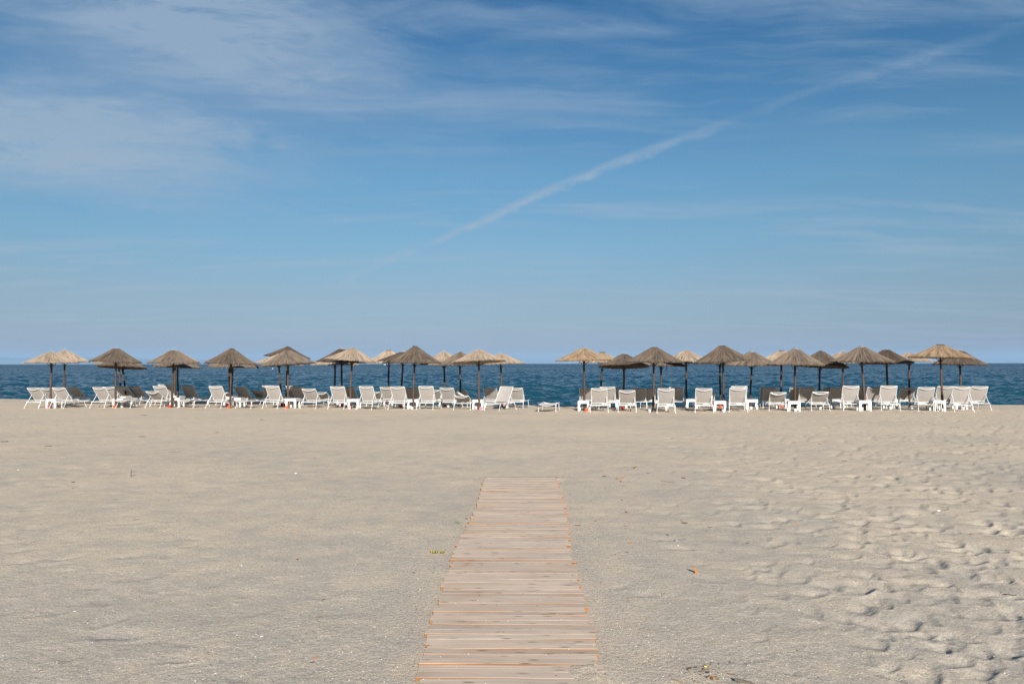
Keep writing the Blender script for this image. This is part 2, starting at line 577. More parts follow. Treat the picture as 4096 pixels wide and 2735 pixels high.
# ------------------------------------------------------------------ boardwalk outline (also cuts into the sand)
ZF = 900.0 / 1595.0
LEFT_PX = [(610, 103), (580, 215), (550, 335), (520, 390), (445, 520), (430, 538), (415, 610), (385, 700), (365, 788), (338, 797), (300, 985),
           (240, 1150), (205, 1260), (180, 1350), (145, 1460), (105, 1560)]
RIGHT_PX = [(1100, 100), (1130, 210), (1165, 300), (1170, 345), (1185, 440), (1187, 500), (1175, 545), (1200, 640), (1220, 700), (1243, 785),
            (1265, 870), (1290, 950), (1310, 1010), (1340, 1120), (1368, 1235), (1385, 1330), (1400, 1415), (1412, 1465), (1430, 1560)]


def edge_line(pts):
    w = [on_ground(1600 + x * ZF, 1850 + y * ZF, 0.025) for x, y in pts]
    ys = [p.y for p in w][::-1]; xs = [p.x for p in w][::-1]
    # continues straight towards and past the camera
    return np.array([-1.0] + ys), np.array([xs[0] - 0.01] + xs)


EL, ER = edge_line(LEFT_PX), edge_line(RIGHT_PX)
BW_FAR = float(EL[0][-1])


# ------------------------------------------------------------------ beach
def make_beach():
    ys = list(np.arange(-30, -2, 4.0)) + list(np.arange(-2, 3.6, 0.28))
    y = 3.7
    while y < 56:
        ys.append(y)
        y += min(0.22, max(0.006, y * y * 0.00036))
    ys += [58, 62, 70, 90]
    ys = np.array(ys)
    half = np.maximum(0.70 * np.minimum(ys, 46), 2.4)
    uc = np.linspace(-1, 1, 740)
    n, m_ = len(ys), len(uc)
    Yg = np.repeat(ys[:, None], m_, 1)
    Xg = half[:, None] * uc[None, :]
    sidew = np.concatenate([np.arange(1, 46) * 0.12, np.array([6.5, 9, 14, 24, 45, 95, 200, 420, 900.0])])
    ns = len(sidew)
    Xl = -(half[:, None] + sidew[None, ::-1]); Xr = half[:, None] + sidew[None, :]
    Xf = np.concatenate([Xl, Xg, Xr], 1)
    Yf = np.repeat(ys[:, None], Xf.shape[1], 1)
    Z = 0.030 * vnoise(Xf * 0.35, Yf * 0.35, 1) + 0.010 * vnoise(Xf * 1.1 + 3, Yf * 1.1, 2)
    Z += 0.006 * vnoise(Xf * 2.7 + Yf * 0.9, Yf * 3.1, 3) + 0.0035 * vnoise(Xf * 6.3, Yf * 6.8, 4) + 0.0022 * vnoise(Xf * 14, Yf * 15, 5)
    # raked / wind-drawn lines on the left, trodden ground on the right
    Z += 0.0022 * vnoise(Xf * 0.9 + 9, Yf * 3.2 + Xf * 0.5, 6)
    # trodden sand: many scuffed dents
    Zc = Z

    def dent(x0, y0, lx, ly, an, dep, rim, hard):
        rad = max(lx, ly) * 3.4
        i0, i1 = np.searchsorted(ys, (y0 - rad, y0 + rad))
        if i1 - i0 < 1:
            return
        row = Xf[min((i0 + i1) // 2, n - 1)]
        j0, j1 = np.searchsorted(row, (x0 - rad * 1.6, x0 + rad * 1.6))
        if j1 - j0 < 1:
            return
        xx = Xf[i0:i1, j0:j1] - x0; yy = Yf[i0:i1, j0:j1] - y0
        c, s = math.cos(an), math.sin(an)
        p = (xx * c + yy * s) / lx; q = (-xx * s + yy * c) / ly
        # steep wall on the side towards the walker's heel, long soft run-out on the other
        lee = np.clip(0.5 + (0.62 * xx - 0.78 * yy) / (1.1 * max(lx, ly)), 0, 1)
        k1 = 0.68 + (0.42 + hard) * lee
        r2 = (p * p + q * q) * k1 * k1
        Zc[i0:i1, j0:j1] += -dep * np.exp(-r2 ** (1.0 + 0.6 * lee)) + rim * lee * np.exp(-((np.sqrt(r2) - 1.6) ** 2) * 5.0)
    r_ = np.random.default_rng(5)
    for _ in range(20000):
        yy = 4.0 + 31.0 * r_.random() ** 1.1
        xx = (r_.random() * 2 - 1) * (0.69 * yy + 5.0)
        right = np.clip((xx - 1.2 - 0.03 * yy) / (0.16 * yy + 0.6), 0, 1)
        left = np.clip((-xx - 0.33 * yy) / (0.25 * yy), 0, 1)
        dens = 0.06 + 0.80 * right + 0.42 * left
        if r_.random() > dens:
            continue
        strong = 0.42 + 0.58 * right
        an = r_.normal(1.2, 0.7)
        k_ = r_.uniform(0.4, 1.0)
        dep = (0.004 + 0.022 * r_.random() ** 1.4) * strong * k_
        hard = 0.45 if r_.random() < 0.15 else r_.uniform(0, 0.22)
        dent(xx, yy, 0.145 * k_, 0.075 * k_, an, dep, dep * r_.uniform(0.05, 0.35), hard)
    # sand under and beside the boardwalk
    xl = np.interp(Yf, EL[0], EL[1]); xr = np.interp(Yf, ER[0], ER[1])
    inside = (Xf > xl + 0.02) & (Xf < xr - 0.02) & (Yf < BW_FAR - 0.05) & (Yf > 1.0)
    near = np.clip(1 - np.minimum(np.abs(Xf - xl), np.abs(Xf - xr)) / 0.5, 0, 1) * (Yf < BW_FAR + 0.3)
    near = np.maximum(np.clip(1 - np.minimum(np.abs(Xf - xl), np.abs(Xf - xr)) / 0.6, 0, 1), ((Xf > xl) & (Xf < xr)).astype(float)) * np.clip((BW_FAR + 0.6 - Yf) / 0.6, 0, 1)
    Z = Z * (1 - 0.75 * near) + near * 0.004
    drift = np.clip(vnoise(Xf * 0.9 + 5, Yf * 1.3 + 2, 21) * 2.2 + 0.55, 0, 1) * np.clip((9.0 - Yf) / 3.0, 0, 1)
    reach = np.clip(1 - (xr - Xf) / (0.05 + 0.27 * drift), 0, 1) * (Xf < xr + 0.02)
    sink = np.where(inside, -0.03 + 0.058 * np.clip(vnoise(Xf * 2.2 + 1, Yf * 2.6, 23) * 1.6 + vnoise(Xf * 7, Yf * 16, 24) * 0.7 + 0.42, 0, 1) * np.clip((11.5 - Yf) / 4, 0.35, 1), 0.0)
    cover = np.where(inside & (reach > 0), 0.006 + 0.046 * reach * drift + 0.012 * vnoise(Xf * 11, Yf * 11, 22), -1)
    Z = np.where(inside, np.maximum(np.clip(Z, -0.004, 0.0) + sink, np.where(drift > 0.12, cover, -1)), Z)
    edge_up = np.exp(-((Xf - xr) / 0.10) ** 2) * (Xf >= xr - 0.02) * np.clip((10.0 - Yf) / 3, 0, 1) * 0.030 * drift
    Z = Z + edge_up
    end = np.exp(-((Yf - BW_FAR) / 0.16) ** 2) * (Xf > xl - 0.1) * (Xf < xr + 0.1)
    Z = Z + 0.012 * end
    tail = np.clip((Yf - (BW_FAR - 0.55)) / 0.5, 0, 1) * inside
    Z = np.where((tail > 0) & (vnoise(Xf * 2.4, Yf * 2.0, 25) + vnoise(Xf * 8, Yf * 6, 26) * 0.5 + tail * 0.75 > 0.34), np.maximum(Z, 0.022 + 0.016 * tail), Z)
    # seaward bank
    cr = crest_line(Xf)
    over = Yf - cr
    Z = Z + 0.05 * np.exp(-((over + 1.0) / 1.2) ** 2) + 0.03 * vnoise(Xf * 3, Yf * 2, 31) * np.exp(-((over + 0.5) / 1.2) ** 2)
    drop = np.clip(over, 0, 60)
    Z = Z * np.exp(-drop * 0.4) - np.minimum(drop * 0.2, 4.0) + beach_tilt(Xf, Yf)
    me = grid_mesh('beach_sand', Xf, Yf, Z, M['sand'])
    o = new_obj('beach_sand', me)
    tag(o, 'dry grey and blond sand of the open beach, trodden on the right', kind='structure')
    return ys, uc, half, Z[:, ns:-ns]


BEACH = make_beach()


def sand_z(x, y):
    ys, uc, half, Z = BEACH
    i = int(np.clip(np.searchsorted(ys, y), 1, len(ys) - 1))
    hw = half[i]
    j = int(np.clip(np.searchsorted(uc, x / hw), 0, len(uc) - 1))
    return float(Z[i, j])


# ------------------------------------------------------------------ sea
SEA_Z = -0.9


def make_sea():
    ys, y = [], 37.0
    while y < 24000:
        ys.append(y)
        y += 0.17 if y < 70 else max(0.17, (y - 70) * 0.006 + 0.17)
    ys = np.array(ys)
    half = 0.72 * ys + 4
    uc = np.linspace(-1, 1, 620)
    X = half[:, None] * uc[None, :]
    X = np.concatenate([X[:, :1] - np.array([4000.0, 900.0, 250.0, 60.0]), X, X[:, -1:] + np.array([60.0, 250.0, 900.0, 4000.0])], 1)
    Y = np.repeat(ys[:, None], X.shape[1], 1)
    dy = np.gradient(ys)[:, None]
    Z = np.zeros_like(X)
    r_ = np.random.default_rng(3)
    n = 60
    for i in range(n):
        lam = 0.5 * (18.0 ** (i / (n - 1.0)))
        an = r_.normal(-1.57, 0.6)
        amp = 0.0078 * lam ** 0.8 * r_.uniform(0.5, 1.4)
        kx, ky = math.cos(an) * 2 * math.pi / lam, math.sin(an) * 2 * math.pi / lam
        fade = np.clip((lam / dy - 2.4) / 1.6, 0, 1)
        rows = np.nonzero(fade[:, 0] > 0)[0]
        if len(rows) == 0:
            continue
        a, b = int(rows[0]), int(rows[-1]) + 1
        ph = kx * X[a:b] + ky * Y[a:b] + r_.random() * 6.28
        Z[a:b] += amp * fade[a:b] * np.sin(ph + 0.35 * np.cos(ph))
    gust = 0.95 + 0.5 * (vnoise(X * 0.05, Y * 0.045, 41) + 0.5 * vnoise(X * 0.14, Y * 0.12, 42))
    Z *= np.clip(gust, 0.3, 1.6)
    o = new_obj('sea', grid_mesh('sea', X, Y, Z + SEA_Z, M['sea']))
    tag(o, 'dark blue rippled sea reaching the horizon', kind='structure')


make_sea()


# ------------------------------------------------------------------ boardwalk
def make_boardwalk():
    root = empty('boardwalk', (0.0, 8.0, 0.0))
    tag(root, 'weathered wooden slat boardwalk running across the sand towards the sea', 'boardwalk')
    r_ = np.random.default_rng(17)
    y = 1.4
    i = 0
    shift = 0.0
    while y < BW_FAR - 0.05:
        w = r_.uniform(0.082, 0.103)
        yc = y + w / 2
        xl = float(np.interp(yc, EL[0], EL[1])) - 0.02 + r_.normal(0, 0.013)
        xr = float(np.interp(yc, ER[0], ER[1])) + 0.012 + r_.normal(0, 0.013)
        L = xr - xl
        t = 0.024
        prof = [(-w / 2, -t / 2), (w / 2, -t / 2), (w / 2, t / 2 - 0.002), (w / 2 - 0.002, t / 2),
                (-w / 2 + 0.0012, t / 2), (-w / 2, t / 2 - 0.0012)]
        seg = 7
        rings = []
        bow = r_.normal(0, 0.0025); twist = r_.normal(0, 0.004)
        for s in range(seg + 1):
            q = s / seg - 0.5
            rings.append([(q * L, py + bow * math.cos(q * 5), pz + twist * q * py / w + 0.001 * math.sin(q * 9 + i)) for py, pz in prof])
        b = MB()
        b.loft(rings)
        me = b.mesh('plank', [M['plank'], M['plank_edge']], smooth=False)
        for p in me.polygons:
            n = p.normal
            if n.z < 0.6 and abs(n.x) < 0.5:
                p.material_index = 1
        o = new_obj('plank', me, root)
        o.location = ((xl + xr) / 2, yc - 8.0, 0.019 + r_.normal(0, 0.0016))
        o.rotation_euler = (r_.normal(0.006, 0.016), r_.normal(0, 0.0025), R(-1.3) * np.clip((8 - yc) / 4, 0, 1) + r_.normal(0, 0.004))
        y += w + (r_.uniform(0.0008, 0.0025) if r_.random() < 0.6 else r_.uniform(0.004, 0.010))
        i += 1
    # the two battens under the boards
    for sx in (-0.36, 0.36):
        b = MB()
        b.tube([(sx + float(np.interp(t_, EL[0], EL[1]) + np.interp(t_, ER[0], ER[1])) / 2, t_ - 8.0, -0.012) for t_ in np.linspace(1.4, BW_FAR - 0.1, 24)], 0.018, 5)
        new_obj('batten', b.mesh('batten', M['plank_edge']), root)


make_boardwalk()

# ------------------------------------------------------------------ parasols
ORD = ['first', 'second', 'third', 'fourth', 'fifth', 'sixth', 'seventh', 'eighth', 'ninth', 'tenth', 'eleventh', 'twelfth',
       'thirteenth', 'fourteenth', 'fifteenth', 'sixteenth', 'seventeenth', 'eighteenth', 'nineteenth', 'twentieth',
       'twenty-first', 'twenty-second', 'twenty-third', 'twenty-fourth', 'twenty-fifth', 'twenty-sixth', 'twenty-seventh', 'twenty-eighth', 'twenty-ninth', 'thirtieth']
GAP_PX = 2140


def make_canopy(seed):
    r_ = np.random.default_rng(seed)
    b = MB()

    def prof(r):      # unit radius to unit height
        return np.interp(r, [0, 0.11, 0.20, 0.36, 0.62, 0.85, 1.0], [1.0, 0.99, 0.895, 0.69, 0.385, 0.14, 0.0])
    seg = 40
    radii = [0.04, 0.10, 0.2, 0.36, 0.55, 0.75, 0.9, 0.985]
    wv = r_.normal(0, 0.014, seg)
    top = [[(r * (1 + wv[s] * r) * math.cos(2 * math.pi * s / seg), r * (1 + wv[s] * r) * math.sin(2 * math.pi * s / seg), float(prof(r)) + wv[(s * 3) % seg] * r) for s in range(seg)] for r in radii]
    und = [[(r * math.cos(2 * math.pi * s / seg), r * math.sin(2 * math.pi * s / seg), float(prof(r)) - 0.085) for s in range(seg)] for r in (0.965, 0.6, 0.3, 0.06)]
    b.loft(top + und)
    # reeds laid on the shell, from the crown to the eave
    for i in range(420):
        an = 2 * math.pi * r_.random()
        short = r_.random() < 0.45
        r0 = r_.uniform(0.08, 0.3) if not short else r_.uniform(0.4, 0.75)
        r1 = r_.uniform(0.97, 1.035)
        dr = r_.normal(0, 0.05)
        wd = r_.uniform(0.006, 0.013)
        pts = []
        for t in (0, 0.35, 0.7, 1.0):
            rr = r0 + (r1 - r0) * t
            aa = an + dr * t
            lift = r_.uniform(0.006, 0.022)
            z = float(prof(min(rr, 1.0))) + lift - max(0, rr - 0.97) * 0.5
            ca, sa = math.cos(aa), math.sin(aa)
            w_ = wd * (0.6 + 0.7 * rr)
            pts.append([(rr * ca - sa * w_, rr * sa + ca * w_, z), (rr * ca, rr * sa, z + 0.014), (rr * ca + sa * w_, rr * sa - ca * w_, z)])
        vs = [p for tri in pts for p in tri]
        fs = []
        for q in range(3):
            o = q * 3
            fs += [(o, o + 1, o + 4, o + 3), (o + 1, o + 2, o + 5, o + 4)]
        b.add(vs, fs)
    # cut reed ends along the eave
    for i in range(230):
        an = 2 * math.pi * r_.random()
        rr = r_.uniform(0.955, 0.995)
        ln = r_.uniform(0.02, 0.055) if r_.random() < 0.93 else r_.uniform(0.05, 0.10)
        ca, sa = math.cos(an), math.sin(an)
        w_ = r_.uniform(0.008, 0.016)
        z = r_.uniform(-0.06, 0.02)
        a0 = (rr * ca - sa * w_, rr * sa + ca * w_, z); a1 = (rr * ca + sa * w_, rr * sa - ca * w_, z)
        e = ((rr + ln) * ca, (rr + ln) * sa, z - ln * r_.uniform(0.2, 1.6))
        m_ = (rr * ca, rr * sa, z + 0.03)
        b.add([a0, a1, e, m_], [(0, 1, 2), (0, 2, 3), (1, 3, 2)])
    return b.mesh('thatch_canopy', M['thatch'])


CANOPIES = [make_canopy(s) for s in range(100, 106)]


def make_caps():
    out = {}
    b = MB()                                   # wire-mesh cone
    n = 12
    for i in range(n):
        a = 2 * math.pi * i / n
        b.tube([(0.16 * math.cos(a), 0.16 * math.sin(a), -0.045), (0.075 * math.cos(a + .1), 0.075 * math.sin(a + .1), 0.03), (0, 0, 0.075)], 0.0035, 4)
    for r, z in ((0.16, -0.045), (0.115, -0.005), (0.075, 0.03)):
        b.tube([(r * math.cos(2 * math.pi * s / 16), r * math.sin(2 * math.pi * s / 16), z) for s in range(17)], 0.0035, 4)
    b.tube([(0, 0, 0.06), (0.005, 0, 0.125)], 0.005, 5)
    out['wire'] = b.mesh('wire_cap', M['wire'])
    b = MB()                                   # dark iron ring
    b.tube([(0.125 * math.cos(2 * math.pi * s / 20), 0.125 * math.sin(2 * math.pi * s / 20), 0.012) for s in range(21)], 0.014, 6)
    b.lathe([(0.12, 0.0), (0.11, 0.018), (0.03, 0.026)], 16)
    out['ring'] = b.mesh('ring_cap', M['dark_iron'])
    b = MB()                                   # dull sheet cone
    b.lathe([(0.165, -0.05), (0.16, -0.035), (0.09, 0.035), (0.02, 0.07)], 18)
    b.tube([(0, 0, 0.06), (0.004, 0, 0.10)], 0.006, 5)
    out['sheet'] = b.mesh('sheet_cap', M['sheet'])
    b = MB()                                   # reed tuft
    r_ = np.random.default_rng(8)
    for i in range(46):
        a = 2 * math.pi * r_.random(); q = r_.uniform(0.03, 0.11)
        b.tube([(q * 0.5 * math.cos(a), q * 0.5 * math.sin(a), -0.02), (q * math.cos(a), q * math.sin(a), r_.uniform(0.01, 0.06))], 0.006, 4)
    out['tuft'] = b.mesh('reed_tuft', M['thatch'])
    return out


CAPS = make_caps()
TONE = {'pale': (0.265, 0.224, 0.182, 1), 'gold': (0.235, 0.178, 0.122, 1), 'brown': (0.098, 0.081, 0.067, 1), 'dark': (0.070, 0.057, 0.048, 1), 'grey': (0.132, 0.111, 0.092, 1)}
TONE_WORD = {'pale': 'pale straw', 'gold': 'golden straw', 'brown': 'brown', 'dark': 'dark brown', 'grey': 'grey-brown'}


def base_depth(px, py):
    return on_ground(px, py).y


# depth, foot x, pole points (x, y) from top to low, apex, eave left, eave right, tone, cap, forward tip in degrees, row
F_, S_, T_ = 'front', 'second', 'third'
UMB = [
    (33.6, 203, [(205.4, 1458), (204, 1547)], (210.5, 1409), (91, 1453.7), (318, 1453), 'pale', 'wire', 0, F_),
    (37.0, 255, [(259, 1458), (256.4, 1547)], (260, 1403), (158.5, 1450), (362, 1447.5), 'pale', 'wire', 0, S_),
    (34.0, 463, [(463, 1455), (463, 1550)], (464, 1395), (356.6, 1444), (567, 1453), 'brown', 'wire', 0, F_),
    (37.0, 508, [(489.5, 1466), (504, 1585)], (487, 1418), (383, 1468), (585.5, 1473), 'brown', 'wire', -5, S_),
    (39.4, 487, [(476, 1470), (484, 1585)], (470, 1412), (372, 1452), (562, 1458), 'pale', 'ring', 0, T_),
    (34.0, 689, [(694, 1456), (693, 1514), (688.4, 1569)], (697, 1402), (589, 1453), (802, 1455), 'grey', 'wire', 0, F_),
    (39.8, 700, [(700, 1456), (699, 1560)], (704, 1404), (607, 1448), (801, 1449), 'pale', 'wire', 0, T_),
    (36.2, 711, [(710.5, 1476), (711, 1586)], (711, 1424), (615, 1468), (808, 1474), 'grey', 'wire', -2, S_),
    (33.8, 922, [(924, 1458), (923, 1540)], (928.6, 1398), (822, 1450), (1027, 1459.6), 'brown', 'tuft', 0, F_),
    (36.5, 927, [(931, 1474), (927.5, 1534)], (934, 1420), (831, 1467), (1037, 1472), 'grey', 'tuft', 0, S_),
    (38.6, 919, [(917, 1475), (918.6, 1536)], (918, 1413), (818, 1454), (1018, 1458), 'brown', 'ring', 0, T_),
    (38.4, 1143, [(1148, 1440), (1147.9, 1494), (1144.3, 1594)], (1155, 1390), (1057, 1423), (1243.5, 1437), 'dark', 'tuft', 0, T_),
    (36.4, 1127, [(1114, 1464), (1119.5, 1507), (1125, 1569)], (1113, 1420), (1016.6, 1452), (1212, 1462), 'pale', 'tuft', 0, S_),
    (33.5, 1153, [(1151.6, 1463), (1152, 1560)], (1152.7, 1403), (1041, 1467), (1263.4, 1452), 'grey', 'tuft', 0, F_),
    (35.0, 1368, [(1366, 1445), (1367.5, 1545)], (1365, 1397), (1265.6, 1447), (1464, 1453), 'dark', 'wire', 0, S_),
    (37.2, 1340, [(1339.4, 1458), (1339.8, 1545)], (1340, 1412), (1244.6, 1459.7), (1436, 1460), 'pale', 'ring', 0, T_),
    (33.1, 1403, [(1407, 1443), (1405, 1503), (1402, 1547)], (1409.5, 1396), (1301, 1435), (1516, 1451), 'pale', 'tuft', 0, F_),
    (36.4, 1555, [(1555, 1452), (1554.7, 1545)], (1556.5, 1403), (1462, 1453), (1648, 1453), 'pale', 'ring', 0, T_),
    (34.6, 1606, [(1610.7, 1455), (1607, 1545)], (1613, 1409), (1511, 1444), (1712, 1451), 'dark', 'wire', 0, S_),
    (32.7, 1654, [(1658, 1456), (1654, 1525)], (1664, 1389), (1560, 1452), (1767, 1453), 'brown', 'tuft', 0, F_),
    (35.8, 1780, [(1776, 1465), (1779, 1547)], (1775, 1409), (1676, 1459), (1874, 1459), 'pale', 'wire', 0, T_),
    (34.8, 1843, [(1840, 1458), (1842, 1571)], (1845, 1412), (1744.6, 1464), (1944, 1456), 'grey', 'tuft', 0, S_),
    (32.1, 1917, [(1915, 1447), (1917, 1503), (1914, 1529), (1917, 1569)], (1915, 1401), (1806.6, 1454), (2025.6, 1444.5), 'pale', 'wire', -3, F_),
    (35.4, 2009, [(2003, 1458), (2007, 1571)], (2002, 1416), (1907, 1459.7), (2101, 1454), 'pale', 'wire', 0, S_),
    (31.1, 2338, [(2336, 1448), (2337, 1540)], (2334, 1395), (2222, 1446), (2450, 1441), 'gold', 'sheet', 0, F_),
    (35.8, 2401, [(2408, 1474), (2404, 1547)], (2413.6, 1411), (2317, 1452), (2507, 1453), 'pale', 'ring', 0, S_),
    (33.0, 2493, [(2495.5, 1476), (2496, 1520), (2494, 1560)], (2499, 1417), (2395, 1467), (2600.7, 1468), 'brown', 'wire', -5, S_),
    (30.8, 2610.6, [(2615, 1452), (2615, 1525)], (2618, 1391), (2503, 1448), (2737, 1451.5), 'brown', 'ring', 0, F_),
    (34.8, 2636, [(2645, 1463), (2643, 1552)], (2648, 1414), (2548, 1461), (2741.5, 1466), 'grey', 'wire', 0, S_),
    (34.3, 2745, [(2744, 1447), (2745, 1540)], (2746, 1404), (2640, 1450), (2852, 1452), 'pale', 'wire', -2, S_),
    (31.0, 2894, [(2892.7, 1445), (2894, 1540)], (2886, 1385), (2772.5, 1455), (3010.5, 1438.5), 'brown', 'ring', 0, F_),
    (36.0, 2881, [(2879, 1459), (2881, 1570)], (2880, 1416), (2782, 1456), (2976, 1458), 'brown', 'ring', 0, T_),
    (33.7, 3001.7, [(3006, 1465), (3006.6, 1503), (3002, 1547), (3001, 1569)], (3009.4, 1408), (2900, 1463), (3118, 1463), 'grey', 'sheet', 0, S_),
    (34.5, 3124, [(3125, 1462), (3124, 1567)], (3130, 1404), (3024, 1450), (3236, 1452), 'pale', 'ring', 0, T_),
    (31.3, 3180, [(3180, 1465), (3180, 1560)], (3183, 1397), (3068.5, 1460), (3298.8, 1461), 'grey', 'sheet', 0, F_),
    (33.2, 3276, [(3279, 1474), (3277, 1567)], (3284, 1407), (3176, 1459), (3398, 1474), 'brown', 'tuft', -2, S_),
    (34.6, 3371, [(3372, 1480), (3371, 1543)], (3374, 1408), (3268, 1452), (3480, 1454), 'pale', 'wire', 0, T_),
    (31.2, 3459, [(3447, 1457), (3450, 1503), (3456, 1547)], (3446, 1389), (3318.7, 1448), (3575, 1448), 'grey', 'sheet', 0, F_),
    (33.3, 3552, [(3546, 1458), (3550, 1543)], (3543, 1400), (3436, 1454), (3655, 1454), 'dark', 'wire', -2, S_),
    (34.4, 3637, [(3636, 1458), (3637, 1544)], (3639, 1412), (3534, 1447), (3741, 1448), 'pale', 'wire', 0, T_),
    (31.2, 3769, [(3761, 1436), (3765.6, 1503), (3768, 1580)], (3758, 1381), (3630.5, 1429.5), (3896, 1435), 'gold', 'ring', 0, F_),
    (33.3, 3846, [(3840, 1463), (3843, 1545)], (3838, 1404), (3727, 1457), (3952.6, 1462), 'brown', 'wire', 0, S_),
]


def make_parasols():
    r_ = np.random.default_rng(23)
    counts = {}
    strut_me = None
    bs = MB(); bs.tube([(0, 0, 0), (0, 0, 1)], 0.011, 6)
    strut_me = bs.mesh('strut', M['dark_iron'])
    order = sorted(range(len(UMB)), key=lambda i: UMB[i][1])
    for i in order:
        dist, fx, pole, apex, eL, eR, tone, cap, tip, row = UMB[i]
        foot = at_depth(fx, 1500, dist)
        foot.z = sand_z(foot.x, foot.y)
        root = empty('thatched_parasol', foot)
        block = 'left' if fx < GAP_PX else 'right'
        k_ = counts.get((block, row), 0); counts[(block, row)] = k_ + 1
        tag(root, '%s thatched parasol, %s row of the %s block, %s from the left' % (TONE_WORD[tone], row, block, ORD[k_]), 'parasol', 'thatched beach parasols')
        ap = at_depth(apex[0], apex[1], dist)
        l = at_depth(eL[0], eL[1], dist); rr = at_depth(eR[0], eR[1], dist)
        cth = math.cos(math.atan2(ap.x, dist))
        rad = (rr.x - l.x) / 2 * cth
        roll = math.atan2(rr.z - l.z, rr.x - l.x)
        mid = (l + rr) / 2
        H = max(0.36, ap.z - mid.z - 0.02)
        # canopy hub sits where the pole enters it
        p0 = at_depth(pole[0][0], pole[0][1], dist)
        cx = 0.5 * (mid.x + p0.x) if abs(mid.x - p0.x) < 0.1 else mid.x
        can = new_obj('canopy', CANOPIES[int(r_.integers(0, 6))], root)
        can.location = Vector((cx, dist, mid.z + 0.03)) - foot
        can.rotation_mode = 'QUATERNION'
        q = Quaternion((0, 1, 0), -roll) @ Quaternion((1, 0, 0), R(tip)) @ Quaternion((0, 0, 1), r_.random() * 6.28)
        can.rotation_quaternion = q
        can.scale = (rad, rad, H)
        jit = r_.uniform(0.93, 1.07)
        t = TONE[tone]
        can.color = (t[0] * jit, t[1] * jit, t[2] * jit, 1)
        hub = can.location + q @ Vector((0, 0, H))
        cp = new_obj({'wire': 'wire_cap', 'ring': 'ring_cap', 'sheet': 'sheet_cap', 'tuft': 'reed_tuft'}[cap], CAPS[cap], root)
        cp.location = hub
        cp.rotation_mode = 'QUATERNION'
        cp.rotation_quaternion = q
        s = r_.uniform(0.85, 1.1)
        cp.scale = (s, s, s)
        cp.color = can.color
        # pole: an unpeeled trunk through the seen points
        pts = [hub - Vector((0, 0, 0.06))]
        for (px, py) in pole:
            p = at_depth(px, py, dist) - foot
            if p.z < pts[-1].z - 0.05:
                pts.append(p)
        pts.append(Vector((0, 0, -0.25)))
        fine = []
        for a_, b_ in zip(pts[:-1], pts[1:]):
            n = max(1, int(round((a_ - b_).length / 0.22)))
            for j in range(n):
                fine.append(a_.lerp(b_, j / n))
        fine.append(pts[-1])
        # ease the corners and add knots and kinks
        for _ in range(2):
            fine = [fine[0]] + [(fine[j - 1] + fine[j] * 2 + fine[j + 1]) / 4 for j in range(1, len(fine) - 1)] + [fine[-1]]
        ph = r_.random() * 6
        rads = []
        for j, p in enumerate(fine):
            tt = j / (len(fine) - 1)
            rads.append((0.036 + 0.012 * tt) * (1 + 0.09 * math.sin(j * 1.9 + ph) + r_.normal(0, 0.035)))
            if 0 < j < len(fine) - 1:
                p.x += 0.006 * math.sin(j * 1.1 + ph); p.y += 0.008 * math.cos(j * 0.8 + ph)
        b = MB()
        b.tube(fine, rads, 10)
        po = new_obj('pole', b.mesh('pole', M['pole']), root)
        j1 = r_.uniform(0.8, 1.25)
        po.color = (j1, j1 * r_.uniform(0.93, 1.05), j1 * r_.uniform(0.9, 1.06), 1)
        # four iron struts from the pole to the eave frame
        low = fine[min(len(fine) - 1, 1)].copy()
        zt = can.location.z - 0.22
        for p in fine:
            if p.z >= zt:
                low = p.copy()
        low.z = zt
        a0 = r_.random() * 1.57
        for s_ in range(4):
            a = a0 + s_ * math.pi / 2
            tipv = can.location + q @ Vector((0.36 * rad * math.cos(a), 0.36 * rad * math.sin(a), H * 0.50 - 0.06))
            dv = tipv - low
            st = new_obj('strut', strut_me, root)
            st.location = low
            st.rotation_mode = 'QUATERNION'
            st.rotation_quaternion = dv.to_track_quat('Z', 'Y')
            st.scale = (1, 1, dv.length)
        if i == 28:      # the strut that came loose and hangs straight down
            b = MB(); b.tube([(0, 0, 0), (0.01, 0, -0.45)], 0.012, 6)
            h = at_depth(2667, 1462, dist - 0.4) - foot
            tag(new_obj('strut', b.mesh('loose_strut', M['dark_iron']), root, h), 'loose iron strut hanging straight down')


make_parasols()


# ------------------------------------------------------------------ loungers
BACK, HINGE_Y, RAIL_Z = 0.76, 0.60, 0.29
LPX = {}


